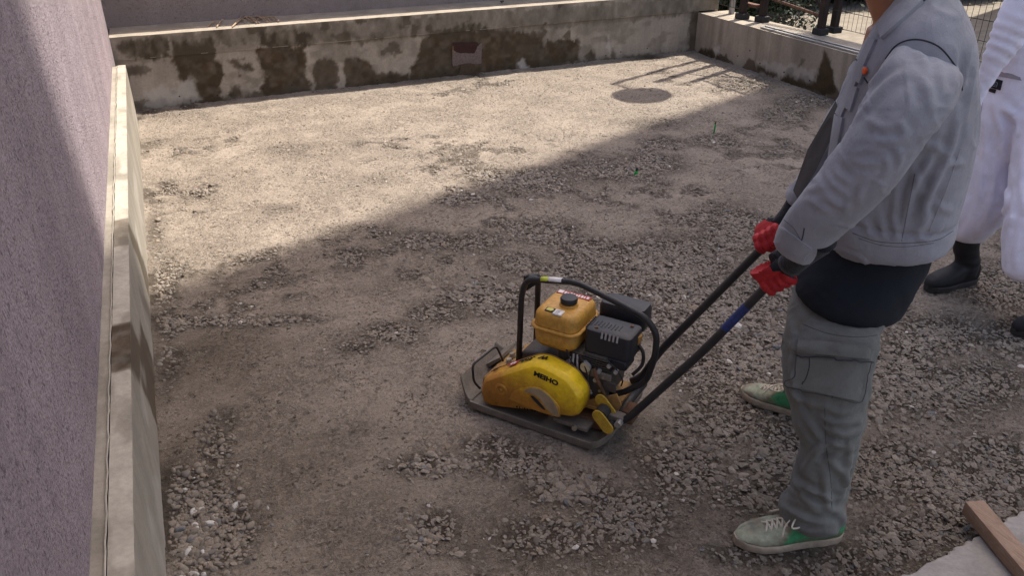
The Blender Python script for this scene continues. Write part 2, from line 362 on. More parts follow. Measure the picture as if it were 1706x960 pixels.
# ------------------------------------------------------------------ ground height and looseness (world xy)
GB = []     # gravel patches: x, y, rx, ry, rot, strength, measured on the ground
def patch(px, py, wx, wy, st):
    c = at_z(px, py); a = at_z(px+wx, py)-at_z(px-wx, py); b = at_z(px, py+wy)-at_z(px, py-wy)
    GB.append((c[:2], np.array([a[:2]/2, b[:2]/2]), st))
for q in [(860, 300, 75, 22, 1.), (770, 330, 40, 14, .7), (900, 385, 60, 20, .8), (1010, 280, 70, 20, .7), (1080, 275, 60, 18, .8), (1190, 235, 35, 12, .7), (1110, 240, 40, 12, .5), (1310, 190, 40, 14, .7),
          (700, 400, 70, 16, .6), (600, 420, 60, 12, .5), (560, 380, 50, 14, .3), (800, 400, 50, 18, .6), (980, 420, 60, 24, .8), (1120, 440, 110, 50, 1.), (1220, 380, 60, 40, .8), (1200, 500, 110, 60, 1.), (1120, 540, 60, 30, .7),
          (800, 495, 75, 32, .95), (730, 520, 50, 22, .9), (660, 550, 55, 20, .8), (590, 575, 40, 14, .5), (860, 440, 50, 22, .7), (940, 455, 80, 20, .6), (1040, 480, 70, 26, .7),
          (350, 535, 130, 11, .8), (480, 530, 60, 9, .6), (275, 470, 28, 60, .6), (280, 540, 30, 25, .7), (335, 870, 70, 60, 1.35), (300, 800, 40, 30, .6), (360, 740, 25, 40, .55), (380, 700, 25, 25, .5), (285, 620, 20, 60, .4), (260, 400, 18, 60, .5),
          (700, 775, 70, 22, .5), (860, 770, 90, 26, .6), (950, 815, 70, 28, .8), (820, 740, 60, 18, .6), (730, 880, 45, 35, .55), (900, 900, 120, 40, .5), (1050, 860, 80, 50, .7), (1140, 780, 90, 70, .62), (1200, 690, 60, 50, .8), (1180, 620, 60, 35, .6), (1260, 590, 60, 40, .9), (1300, 760, 60, 60, .8), (1250, 830, 70, 30, .7),
          (1500, 640, 80, 60, .9), (1560, 560, 80, 40, .9), (1620, 640, 90, 50, .7), (1480, 780, 80, 60, .85), (1560, 800, 90, 40, .8), (1650, 760, 90, 40, .6), (1480, 900, 60, 50, .9), (1400, 930, 80, 30, .5), (1660, 480, 60, 40, .8), (1580, 350, 80, 40, .6), (1690, 560, 60, 40, .7), (1660, 850, 60, 25, .6), (1560, 870, 60, 30, .7),
          (640, 130, 120, 9, .35), (300, 190, 60, 8, .25), (1060, 95, 60, 6, .5), (1250, 140, 60, 12, .4), (1340, 170, 50, 14, .6), (500, 250, 80, 20, .25), (330, 330, 60, 30, .18), (450, 350, 60, 14, .3), (1100, 205, 60, 12, .35), (620, 300, 60, 16, .3), (1290, 470, 40, 40, .7)]:
    patch(*q)
def loose(xy):
    s = np.zeros(len(xy))
    for c, A, st in GB:
        q = (xy-c)@np.linalg.inv(A); s = np.maximum(s, st*np.exp(-.9*(q**2).sum(1)))
    n = fbm(xy*3.3, 4, 5)
    return np.clip(s*(.25+1.5*n)+.42*smooth(fbm(xy*2.6, 5, 31), .54, .70)*smooth(fbm(xy*9, 3, 8), .42, .62), 0, 1.2)
def gheight(x, y):
    p = np.stack([x, y], 1); L = loose(p)
    h = .022*(fbm(p*1.1, 4, 2)-.5)+.014*(fbm(p*5, 4, 3)-.5)+.009*(fbm(p*22, 3, 4)-.5)*(1+1.2*L)+.006*(noise(p*62, 9)-.5)*(.7+L)
    crack = np.abs(fbm(p*13, 3, 12)-.5); h -= .007*(1-smooth(crack, 0, .03))*smooth(fbm(p*2.1, 3, 40), .45, .6)
    h -= .010*smooth(L, .3, 1)
    return h, L
# damp brown areas
DB = [(at_z(*q[:2])[:2], q[2], q[3]) for q in [(330, 620, .45, .9), (450, 470, .5, .45), (360, 300, .5, .25), (300, 760, .4, .9), (460, 800, .35, .8), (600, 870, .3, .85), (850, 930, .45, .8), (1010, 900, .4, .8), (560, 760, .3, .45), (1130, 880, .35, .8), (1400, 800, .5, .7), (1550, 700, .6, .6), (1300, 930, .3, .9), (1500, 930, .35, .9), (1640, 700, .5, .6), (1170, 720, .3, .7), (900, 860, .3, .7), (640, 440, .5, .45), (700, 260, .6, .2), (1330, 450, .5, .4)]]
def dampness(xy):
    s = np.zeros(len(xy))
    for c, r, st in DB: s = np.maximum(s, st*np.exp(-((xy-c)**2).sum(1)/(2*(r*.8)**2)))
    return np.clip(.88*s*(.6+.8*fbm(xy*2.3, 4, 77)), 0, 1)
BK = lambda x: 6.93+.036*(x+.25)                    # line of the back wall foot
def yard(x, y):
    h, L = gheight(x, y); edge = np.minimum(np.abs(x+.25), np.abs(BK(x)-y)); h = h+.012*np.exp(-edge/.04)
    return np.stack([x, y, h], 1)
xs = np.arange(-.30, 5.34, .0112); ys = np.arange(.55, 7.2, .0112)
me = grid_mesh(xs, ys, yard); V = get_v(me); L = loose(V[:, :2])
vcol(me, 'ground', np.stack([dampness(V[:, :2]), np.clip(L, 0, 1), np.zeros(len(V))], 1))
g = link('ground', me, M['earth'], None, True); tag(g, 'compacted brown earth with crushed stone', kind='structure')
# ground under and beyond: one sheet with a hole is not needed, it lies below the yard
gm = grid_mesh(np.array([-300, -60, -.31, 5.05, 60, 300.]), np.array([-300, -60, .5, 60, 300.]), lambda x, y: np.stack([x, y, np.full(len(x), -.05)], 1))
vcol(gm, 'ground', np.tile([.3, 0, 0], (len(gm.vertices), 1)))
tag(link('ground', gm, M['earth'], None, False), 'earth around the yard', kind='structure')
lot = MB().box((5.42, -20, -.06), (40, 60, -.02)).build('ground', M['lot']); tag(lot, 'pale sunlit lot beyond the mesh fence', kind='structure')

# ------------------------------------------------------------------ stones
def ico(sub):
    bm = bmesh.new(); bmesh.ops.create_icosphere(bm, subdivisions=sub, radius=1)
    v = np.array([p.co[:] for p in bm.verts]); f = np.array([[q.index for q in p.verts] for p in bm.faces]); bm.free(); return v, f
def templates(sub, n, rough, flat):
    v, f = ico(sub); out = []
    for i in range(n):
        w_ = v*(1+rough*(noise(v*1.3+i*9.1, i)-.5)[:, None]*2+.35*rough*(noise(v*3+i*5.1, i+50)-.5)[:, None]*2)
        for _ in range(3):                       # split faces
            d = rng.normal(size=3); d /= np.linalg.norm(d); t = w_@d; k = .55+.3*rng.random(); w_ = w_-np.where(t > k, t-k, 0)[:, None]*d
        w_ = w_*np.array([1, .62+.3*rng.random(), flat*(.7+.5*rng.random())]); out.append(w_)
    return out, f
def stones(name, P, size, sub, rough, flat, colr, label, sm=False, sink=.3, dens=None):
    T, F = templates(sub, 14, rough, flat); n = len(P); nv = len(T[0])
    ti = rng.integers(0, 14, n); T = np.array(T)[ti]
    a = rng.random(n)*2*math.pi; tx = rng.normal(0, .3, n); ty = rng.normal(0, .3, n)
    ca, sa = np.cos(a), np.sin(a)
    X = T[:, :, 0]*ca[:, None]-T[:, :, 1]*sa[:, None]; Y = T[:, :, 0]*sa[:, None]+T[:, :, 1]*ca[:, None]; Z = T[:, :, 2]
    Z2 = Z+X*tx[:, None]+Y*ty[:, None]
    V = np.stack([X, Y, Z2], 2)*size[:, None, None]+P[:, None, :]; V[:, :, 2] += (size*flat*(1-2*sink)*.8)[:, None]
    V = V.reshape(-1, 3); Fi = (F[None]+(np.arange(n)*nv)[:, None, None]).reshape(-1, 3)
    me = np_mesh(V, Fi); vcol(me, 'col', np.repeat(colr, nv, 0))
    o = link(name, me, M['stone'], None, sm); return tag(o, label, kind='stuff')
def cols(n, dark=0.):
    pal = np.array([(.285, .242, .198), (.262, .222, .182), (.238, .205, .170), (.32, .275, .228), (.20, .178, .155), (.265, .210, .158), (.185, .185, .190)])
    w_ = np.array([.30, .26, .18, .12, .07, .06, .012]); c = pal[rng.choice(7, n, p=w_/w_.sum())]
    c = c*(.74+.25*rng.random((n, 1))); m_ = rng.random(n) < .005; c[m_] = np.array([.55, .51, .46]); return np.clip(c*(1-dark), 0, 1)
def scatter(n, thr, pw=1.4, soft=0):
    P = np.stack([rng.uniform(-.24, 5.02, n), rng.uniform(.75, 6.95, n)], 1)
    d = np.hypot(P[:, 0], P[:, 1]); L = loose(P)
    keep = (P[:, 1] < BK(P[:, 0])) & (rng.random(n) < np.clip(L-thr, 0, 1)**pw*1.3+soft*fbm(P*3, 3, 4)**2)
    v = np.stack([P[:, 0]@np.array(0) if False else P[:, 0], P[:, 1], np.zeros(n)], 1)-CP; z = v@FW; u = v@RT/z
    keep &= (np.abs(u*FOC) < 1000) & (z > 0)
    P = P[keep]; h, _ = gheight(P[:, 0], P[:, 1]); return np.column_stack([P, h])
def tint(P, c): return c*(1-.38*dampness(P[:, :2]))[:, None]*1.02
P = scatter(520000, .10, 1.25, .03); s = rng.lognormal(math.log(.0060), .32, len(P)).clip(.0032, .0100); P = P[:47000]; s = s[:47000]
stones('gravel', P, s, 1, .30, .5, tint(P, cols(len(P))), 'fine crushed stone between the coarser pieces', sink=.42)
P = scatter(190000, .20, 1.1, .004); s = rng.lognormal(math.log(.0104), .28, len(P)).clip(.0065, .018); P = P[:20000]; s = s[:20000]
stones('gravel', P, s, 1, .34, .46, tint(P, cols(len(P))), 'loose coarse crushed stone lying in drifts over the yard', sink=.42)
# crumbs everywhere on the compacted surface
n = 36000; P = np.stack([rng.uniform(-.24, 5.0, n), 1.0+5.9*rng.random(n)**1.25], 1); v = np.column_stack([P, np.zeros(n)])-CP; z = v@FW
P = P[(np.abs(v@RT/z*FOC) < 1000) & (fbm(P*4, 4, 61) > .44) & (P[:, 1] < BK(P[:, 0]))]; h, _ = gheight(P[:, 0], P[:, 1]); P = np.column_stack([P, h])
s = rng.lognormal(math.log(.0032), .42, len(P)).clip(.0015, .010)
stones('grit', P, s, 1, .3, .5, tint(P, cols(len(P))*1.03), 'small grit pressed into the compacted earth', sink=.42)
# rounded pebbles in the corner by the kerb and along it
def blob(px, py, wx, wy, n):
    q = np.array([at_z(px+wx*rng.normal()*.5, py+wy*rng.normal()*.5)[:2] for _ in range(n)]); q = q[(q[:, 0] > -.235)]; h, _ = gheight(q[:, 0], q[:, 1]); return np.column_stack([q, h])
P = np.concatenate([blob(335, 885, 80, 70, 560), blob(320, 830, 60, 50, 160), blob(300, 940, 50, 40, 130), blob(360, 735, 40, 50, 35)])
s = rng.lognormal(math.log(.0092), .34, len(P)).clip(.0045, .018); P[:, 2] += rng.random(len(P))*.006-.002
c = cols(len(P))*.86; wh = rng.random(len(P)) < .025; c[wh] = (.46, .44, .41)
stones('pebbles', P, s, 2, .16, .62, c, 'rounded pebbles heaped at the foot of the kerb', sm=True, sink=.42)
P = np.concatenate([blob(262, 450, 12, 90, 110), blob(285, 538, 40, 14, 90), blob(380, 536, 120, 9, 190), blob(278, 600, 14, 70, 50), blob(240, 260, 8, 90, 60)])
s = rng.lognormal(math.log(.0085), .3, len(P)).clip(.004, .017)
stones('pebbles', P, s, 2, .2, .6, cols(len(P)), 'grey pebbles strung along the kerb and out into the yard', sm=True, sink=.3)
P = np.concatenate([blob(950, 810, 60, 26, 110), blob(720, 775, 50, 18, 60), blob(1130, 470, 150, 90, 420), blob(1240, 560, 80, 70, 200), blob(1180, 740, 120, 90, 200), blob(1520, 680, 140, 150, 260), blob(860, 300, 60, 16, 120), blob(800, 490, 70, 26, 150), blob(700, 900, 50, 30, 40), blob(1060, 280, 50, 14, 60), blob(280, 955, 30, 12, 10)])
s = rng.lognormal(math.log(.0120), .26, len(P)).clip(.007, .024)
stones('stones', P, s, 2, .34, .5, tint(P, cols(len(P))), 'larger flat broken stones lying among the gravel', sink=.38)

# ------------------------------------------------------------------ walls
def inpoly(x, z, poly):
    ins = np.zeros(len(x), bool); n = len(poly); j = n-1
    for i in range(n):
        xi, zi = poly[i]; xj, zj = poly[j]
        c = ((zi > z) != (zj > z)) & (x < (xj-xi)*(z-zi)/(zj-zi+1e-12)+xi); ins ^= c; j = i
    return ins
BN = np.array([-.036, 1, 0]); BN /= np.linalg.norm(BN)
def on_back(x, y): p = at_plane(x, y, BN, BN@np.array([-.25, 6.93, 0])); return (p[0], p[2])
def stain_polys(X, Z, polys, s=0, amp=.03):
    P2 = np.stack([X, Z], 1); dx = amp*(fbm(P2*14, 4, s)-.5)*2; dz = amp*(fbm(P2*14+7, 4, s+9)-.5)*2; dx = dx+.030*(fbm(P2*42, 3, s+2)-.5); dz = dz+.045*(fbm(P2*np.array([48, 20])+9, 3, s+3)-.5); m_ = np.zeros(len(X))
    for poly, st in polys:
        acc = 0; O_ = [(0, 0), (.007, 0), (-.007, 0), (0, .007), (0, -.007), (.013, .004), (-.013, -.004), (.003, .016), (-.003, -.016)]
        for ox, oz in O_: acc = acc+inpoly(X+dx+ox, Z+dz+oz, poly)
        m_ = np.maximum(m_, st*acc/len(O_))
    return m_
c5 = lambda x, y: (600+x/2.437, y/2.437)
c4 = lambda x, y: (x/3.2, y/3.2)
wet = [([on_back(*c5(*q)) for q in [(245, 175), (290, 140), (330, 125), (560, 118), (625, 130), (700, 125), (735, 150), (750, 195), (760, 155), (800, 170), (845, 150), (885, 158), (892, 245), (760, 285), (690, 290), (665, 250), (640, 262), (635, 300), (200, 345), (205, 270), (235, 230)]], 1),
       ([on_back(*c5(*q)) for q in [(0, 240), (40, 260), (60, 300), (110, 300), (130, 290), (200, 305), (210, 350), (0, 375)]], 1),
       ([on_back(*c4(*q)) for q in [(920, 235), (1130, 240), (1150, 310), (1190, 330), (1190, 420), (1165, 470), (1190, 520), (1240, 540), (1120, 570), (960, 560), (970, 530), (1070, 510), (1040, 420), (1010, 390), (980, 420), (940, 430)]], 1),
       ([on_back(*c4(*q)) for q in [(1380, 240), (1620, 240), (1640, 400), (1680, 560), (1420, 560), (1400, 470), (1410, 380), (1370, 290)]], 1),
       ([on_back(*c4(*q)) for q in [(1210, 310), (1260, 310), (1300, 350), (1340, 330), (1360, 390), (1300, 390), (1240, 350)]], .9),
       ([on_back(*c4(*q)) for q in [(1230, 460), (1280, 460), (1300, 500), (1250, 520), (1200, 510)]], .9),
       ([on_back(*q) for q in [(520, 105), (545, 95), (562, 110), (560, 150), (525, 152)]], .9), ([on_back(*q) for q in [(575, 95), (605, 98), (625, 118), (618, 147), (575, 152)]], .95),
       ([on_back(*q) for q in [(975, 95), (985, 80), (992, 95), (996, 102), (978, 106)]], .9), ([on_back(*q) for q in [(1016, 100), (1018, 74), (1026, 90), (1030, 104)]], .8),
       ([on_back(*q) for q in [(240, 182), (250, 168), (400, 158), (640, 145), (760, 130), (1000, 98), (1160, 80), (1160, 90), (600, 160), (240, 192)]], .75),
       ([on_back(*q) for q in [(1150, 20), (1164, 20), (1162, 86), (1146, 88)]], .75)]  # last strip paints the beam end's shade into the wall corner
moss = [([on_back(*q) for q in [(432, 52), (520, 50), (524, 76), (470, 80), (430, 74)]], 1.), ([on_back(*q) for q in [(735, 42), (800, 34), (806, 56), (736, 60)]], .95), ([on_back(*q) for q in [(560, 52), (640, 48), (640, 70), (600, 74)]], .7), ([on_back(*q) for q in [(286, 66), (356, 64), (358, 96), (290, 98)]], 1.), ([on_back(*q) for q in [(196, 62), (280, 55), (286, 100), (240, 100), (200, 96)]], .9), ([on_back(*q) for q in [(280, 55), (450, 44), (450, 70), (286, 76)]], .65), ([on_back(*q) for q in [(450, 44), (640, 30), (760, 22), (800, 40), (800, 58), (640, 64), (450, 78)]], .6),
        ([on_back(*q) for q in [(700, 25), (880, 14), (980, 6), (1195, -12), (1195, 18), (1000, 40), (820, 58), (700, 60)]], .55)]
pale = [([on_back(*q) for q in [(240, 150), (300, 140), (320, 130), (335, 165), (290, 178), (240, 182)]], .45), ([on_back(*q) for q in [(862, 105), (870, 98), (880, 108), (880, 116), (862, 120)]], .5), ([on_back(*q) for q in [(1010, 60), (1014, 54), (1016, 90), (1013, 92)]], .5)]
root = empty('retaining_wall', (2.4, 7.0, 0), label='low concrete wall across the back of the yard with dark wet stains', cat='wall')
def wall_strip(name, x0, x1, z0, z1, off, depth, parent, mat, base=BK, top=True):
    xs_ = np.arange(x0, x1+.001, .0125); zs = np.linspace(z0, z1, max(3, int((z1-z0)/.011)))
    def fn(X, Z):
        r = .004*(fbm(np.stack([X*9, Z*9], 1), 4, 3)-.5)
        return np.stack([X, base(X)-off+r, Z], 1)
    me_ = grid_mesh(xs_, zs, fn); V_ = get_v(me_)
    a = stain_polys(V_[:, 0], V_[:, 2], wet, 4, .035); b = stain_polys(V_[:, 0], V_[:, 2], moss, 14, .05); c_ = stain_polys(V_[:, 0], V_[:, 2], pale, 24, .05)
    q = np.stack([V_[:, 0], V_[:, 2]], 1); a = np.maximum(a, .75*smooth(fbm(q*7, 5, 88), .60, .66)*(V_[:, 0] < 3.6))
    st2 = smooth(fbm(q*np.array([26, 2.2]), 4, 66), .50, .68); a = np.maximum(a, .55*st2*smooth(a+stain_polys(V_[:, 0], V_[:, 2]+.05, wet, 4, .06), .2, .9))
    a = a*(.72+.45*fbm(q*20, 3, 5)); b = np.maximum(b, .38*smooth(fbm(q*np.array([5, 9]), 4, 33), .45, .62)); b = b*(.35+1.1*fbm(q*np.array([22, 12]), 4, 6)); vcol(me_, 'stain', np.clip(np.stack([a, b, c_], 1), 0, 1))
    o = link(name, me_, mat, parent, True, True)
    return o
wall_strip('lower_panel', -.34, 5.08, -.04, .405, 0, .4, root, M['conc'])
wall_strip('upper_beam', -.34, 5.30, .40, .57, .014, .4, root, M['conc'])
def ledge_fn(X, T):
    P2 = np.stack([X, T], 1); e = .007*(fbm(P2*np.array([14, 1]), 4, 6)-.5)*(T < .02); return np.stack([X, BK(X)-.014+T+e, .57+.004*(fbm(P2*12, 4, 5)-.5)], 1)
lm = grid_mesh(np.arange(-.34, 5.301, .0125), np.linspace(0, .46, 30), ledge_fn); vcol(lm, 'stain', np.zeros((len(lm.vertices), 3)))
link('coping', lm, M['conc'], root, True, True)
mb = MB().prism([(-.34, BK(-.34), .40), (5.3, BK(5.3), .40), (5.3, BK(5.3)-.0137, .40), (-.34, BK(-.34)-.0137, .40)], (0, 0, 0), (0, 0, .003)); mb.build('beam_underside', M['conc'], root, world=True)
MB().prism([(5.30, BK(5.3)-.013, 0), (5.30, BK(5.3)+.44, 0), (5.26, BK(5.3)+.44, 0), (5.26, BK(5.3)-.013, 0)], (.001, 0, .0), (.001, 0, .568)).build('end_face', M['conc'], root, world=True)
# bare rusty patch with its own depth
def wall_bit(name, pts, th, mat):
    Q = []
    for a_, b_ in zip(pts, pts[1:]+pts[:1]):
        for t_ in (0, .25, .5, .75): Q.append((a_[0]*(1-t_)+b_[0]*t_+random.uniform(-.7, .7), a_[1]*(1-t_)+b_[1]*t_+random.uniform(-.7, .7)))
    q_ = [on_back(*p_) for p_ in Q]; MB().prism([(x, BK(x)-.003, z) for x, z in q_], (0, 0, 0), (0, -th, 0)).build(name, mat, root, world=True)
wall_bit('rust_patch', [(754, 71), (796, 70), (798, 90), (755, 92)], .003, M['pitch'])
wall_bit('render_patch', [(753, 82), (762, 87), (770, 88), (790, 88), (795, 76), (802, 70), (802, 105), (794, 106), (780, 104), (754, 110)], .006, m_paint('pinkish_render', (.21, .165, .15), (.08, .05, .04), 1., .9, 70, worn=.8))
wall_bit('render_patch', [(752, 76), (756, 76), (757, 98), (753, 98)], .0055, M['rust'])
wall_bit('soil_residue', [(768, 104), (790, 104), (792, 122), (764, 124)], .002, m_paint('soil', (.10, .065, .04), (.05, .035, .02), 1., .9, 60, worn=.8))
hm = MB()
for p in [(299, 160), (362, 158), (438, 147), (486, 141), (742, 121), (1034, 86), (1078, 80), (628, 133), (1009, 92)]:
    x, z = on_back(*p); y = BK(x)-.0035; hm.prism([(x+.006*math.cos(a), y, z+.006*math.sin(a)) for a in np.linspace(0, 6.28, 8, endpoint=False)], (0, 0, 0), (0, -.002, 0))
hm.build('tie_holes', M['ink'], root, world=True)

# right wall
root = empty('concrete_wall', (5.2, 5, 0), label='low concrete wall along the right side carrying the mesh fence', cat='wall')
RX = lambda y: 5.06-.012*(7.1-y)
xs_ = np.arange(-1.0, 7.12, .0125); zs = np.linspace(-.04, .385, 36)
me = grid_mesh(xs_, zs, lambda Y, Z: np.stack([RX(Y)+.004*(fbm(np.stack([Y*8, Z*8], 1), 4, 3)-.5), Y, Z], 1)); V = get_v(me)
RN = np.array([1., -.012, 0]); 
def on_right(x, y): p = at_plane(x, y, RN, RN@np.array([5.06, 7.1, 0])); return (p[1], p[2])
c7 = lambda x, y: (1140+x/4.739, y/4.739)
wr = [([on_right(*c7(*q)) for q in [(120, 390), (210, 375), (250, 420), (300, 450), (390, 490), (380, 510), (240, 460), (120, 430)]], 1), ([on_right(*c7(*q)) for q in [(560, 530), (600, 520), (640, 560), (700, 550), (740, 600), (700, 620), (580, 570)]], .95),
      ([on_right(*c7(*q)) for q in [(750, 610), (800, 590), (860, 610), (920, 620), (990, 660), (1040, 620), (1070, 540), (1100, 410), (1125, 415), (1130, 450), (1160, 480), (1175, 640), (1200, 700), (1160, 780), (760, 650)]], 1), ([on_right(*c7(*q)) for q in [(900, 510), (940, 440), (945, 450), (915, 530), (890, 550)]], .8)]
pr = [([on_right(*c7(*q)) for q in [(215, 365), (290, 380), (290, 430), (240, 420)]], .6), ([on_right(*c7(*q)) for q in [(560, 470), (1050, 540), (1030, 650), (900, 620), (580, 520)]], .35)]
q = np.stack([V[:, 1], V[:, 2]], 1); a = stain_polys(V[:, 1], V[:, 2], wr, 3, .03); a = np.maximum(a, .8*smooth(fbm(q*5, 4, 8)-V[:, 2]*2.2, .45, .5))
b = .45*smooth(fbm(q*np.array([9, .8]), 4, 9), .52, .62); c_ = stain_polys(V[:, 1], V[:, 2], pr, 8, .05)
vcol(me, 'stain', np.clip(np.stack([a, b*.5, c_], 1), 0, 1)); link('wall_face', me, M['conc'], root, True, True)
tm = grid_mesh(np.arange(-1., 7.12, .0125), np.linspace(0, .36, 20), lambda Y, T: np.stack([RX(Y)+T, Y, .385+.003*(fbm(np.stack([Y*9, T*9], 1), 4, 5)-.5)], 1)); vcol(tm, 'stain', np.zeros((len(tm.vertices), 3)))
link('coping', tm, M['conc'], root, True, True)
MB().box((RX(3)+.358, -1, -.05), (RX(3)+.362, 7.1, .38)).build('outer_face', M['conc'], root, world=True)
hm = MB()
for p in [(520, 397), (425, 440), (600, 498), (790, 568), (993, 634)]:
    y, z = on_right(*c7(*p)); hm.prism([(RX(y)-.003, y+.008*math.cos(a), z+.008*math.sin(a)) for a in np.linspace(0, 6.28, 8, endpoint=False)], (0, 0, 0), (-.001, 0, 0))
hm.build('tie_holes', M['ink'], root, world=True)
rl = empty('sliding_rail', (5.12, 4.5, .385), label='thin pale rail lying on the wall top beside the mesh fence', cat='rail')
MB().box((RX(5)+.035, 1.0, .388), (RX(5)+.06, 6.15, .402)).build('rail_strip', M['steel2'], rl, world=True)
MB().box((RX(5)+.085, 1.0, .388), (RX(5)+.11, 6.15, .408)).build('rail_strip', M['steel2'], rl, world=True)

# left kerb: face, top, groove strip
root = empty('concrete_kerb', (-.28, 3, 0), label='long pale concrete kerb at the foot of the purple wall', cat='kerb')
KH = lambda y: .437+.004*(y-1.5)
ys_ = np.concatenate([np.arange(-.5, 6.46, .011)]); zz = np.linspace(0, 1, 42)
me = grid_mesh(ys_, zz, lambda Y, T: np.stack([-.25+.003*(fbm(np.stack([Y*9, T*4], 1), 4, 3)-.5)+(T > .99)*-.003, Y, -.04+T*(KH(Y)+.04)], 1)); V = get_v(me)
def on_kerb(x, y): d = ray(x, y); p = CP+d*(-.25/d[0]); return (p[1], p[2])
cK = lambda x, y: (100+x/1.4545, 300+y/1.4545)
c3 = lambda x, y: (140+x/2.4, 300+y/2.4)
wk = [([on_kerb(*c3(*q)) for q in [(172, 185), (190, 250), (215, 310), (240, 390), (262, 480), (266, 430), (240, 330), (215, 255), (176, 165)]], .8),
      ([on_kerb(*c3(*q)) for q in [(178, 540), (200, 600), (222, 650), (226, 560), (250, 640), (276, 720), (292, 820), (296, 1000), (262, 900), (230, 830), (215, 800), (182, 760)]], .85),
      ([on_kerb(*c3(*q)) for q in [(225, 470), (262, 560), (276, 660), (274, 560), (250, 480), (220, 430)]], .45)]
a = stain_polys(V[:, 1], V[:, 2], wk, 3, .02); q = np.stack([V[:, 1], V[:, 2]], 1)
b = .3*smooth(fbm(q*np.array([8, 1.5]), 4, 19), .58, .75); c_ = .3*smooth(fbm(q*4, 4, 29), .55, .7)*(V[:, 2] < .3)
b = np.maximum(b, .24+.1*smooth(V[:, 2], .2, .4)); vcol(me, 'stain', np.clip(np.stack([a, b*(1-a), c_], 1), 0, 1)); link('kerb_face', me, M['curb'], root, True, True)
def top_strip(name, x0, x1, dz, w0, w1):
    me_ = grid_mesh(ys_, np.linspace(0, 1, 10), lambda Y, T: np.stack([x0+(x1-x0)*T+.0016*(fbm(np.stack([Y*30, T*3], 1), 3, 3)-.5)*((T < .01)|(T > .99)), Y, KH(Y)+dz+.002*(fbm(np.stack([Y*14, T], 1), 3, 2)-.5)], 1)); V_ = get_v(me_)
    s_ = np.zeros(len(V_))
    if w0: 
        for (ya, yb, st) in [(at_z(200, 367, .44)[1], at_z(200, 412, .44)[1], .66), (at_z(200, 540, .44)[1], at_z(200, 620, .44)[1], .95)]:
            j = .02*(fbm(V_[:, :2]*30, 3, 4)-.5); s_ = np.maximum(s_, st*smooth(V_[:, 1]+j, yb-.012, yb+.012)*(1-smooth(V_[:, 1]+j, ya-.012, ya+.012)))
    bl = .35*smooth(fbm(V_[:, :2]*np.array([12, 5]), 4, 9), .55, .7)
    vcol(me_, 'stain', np.stack([s_*(.72+.5*fbm(V_[:, :2]*40, 3, 2)), bl if w0 else bl*.6+.22, np.zeros(len(V_))], 1)); link(name, me_, M['curb'], root, True, True)
top_strip('kerb_top', -.302, -.2495, 0, 1, 1)
top_strip('back_strip', -.345, -.3075, -.006, 0, 0)
MB().box((-.3075, -.5, .2), (-.3014, 6.45, .425)).build('groove', M['ink'], root, world=True)
yy = np.arange(-.5, 6.45, .03); MB().tube([(-.3062+.0008*math.sin(y*40)+.001*random.uniform(-1, 1), y, KH(y)+.0005+.0015*random.uniform(-1, 1)) for y in yy], .0022, 5).build('mortar_ridge', M['curb'], root, world=True)
MB().prism([(-.34, 6.458, -.03), (-.2505, 6.458, -.03), (-.2505, 6.458, .452), (-.34, 6.458, .452)], (0, .0, 0), (0, .004, 0)).build('end_face', M['slab'], root, world=True)

# purple rendered walls (left house and rear garden wall)
def stucco_box(name, x0, y0, x1, y1, z0, z1, label, cat):
    t = empty(name, ((x0+x1)/2, (y0+y1)/2, z0), label=label, cat=cat)
    MB().box((x0, y0, z0), (x1, y1, z1)).build('rendered_wall', M['stucco'], t, .004, 1, world=True); return t
t = stucco_box('purple_house', -7, -4, -.337, 6.90, -.04, 3.0, 'tall purple rendered house wall close on the left of the yard', 'house')
MB().box((-7.1, -4.1, 3.003), (-.28, 7.0, 3.1)).build('roof_edge', M['render'], t, world=True)
t = empty('purple_wall', (2, 7.6, .57), label='dull purple wall standing at the back edge of the concrete ledge', cat='wall')
MB().prism([(-3, BK(-3)+.43, -.04), (5.26, BK(5.26)+.43, -.04), (5.26, BK(5.26)+.68, -.04), (-3, BK(-3)+.68, -.04)], (0, 0, 0), (0, 0, 2.05)).build('rendered_wall', M['stucco'], t, .004, 1, world=True)
MB().prism([(-3, BK(-3)+.40, 2.013), (5.3, BK(5.3)+.40, 2.013), (5.3, BK(5.3)+.71, 2.013), (-3, BK(-3)+.71, 2.013)], (0, 0, 0), (0, 0, .05)).build('coping', M['slab'], t, world=True)

# slab at the near right corner
sl_pts = [at_z(*p, .035) for p in [(1470, 985), (1500, 962), (1560, 933), (1600, 908), (1628, 893), (1665, 872), (1706, 850), (1790, 812), (1900, 770)]]
oo = []
for a, b in zip(sl_pts[:-1], sl_pts[1:]):
    for t_ in np.linspace(0, 1, 9, endpoint=False): oo.append(a*(1-t_)+b*t_+np.array([0, .006*random.uniform(-1, 1), 0]))
oo += [np.array([4.2, sl_pts[-1][1], .035]), np.array([4.2, -3, .035]), np.array([-.25, -3, .035]), np.array([-.25, .80, .035]), np.array([.9, .86, .035])]
sb = MB().prism(oo, (0, 0, -.09), (0, 0, 0)); so = sb.build('concrete_slab', M['slab'], None, .004, 1); tag(so, 'rough grey concrete slab edge in the near right corner', kind='structure')
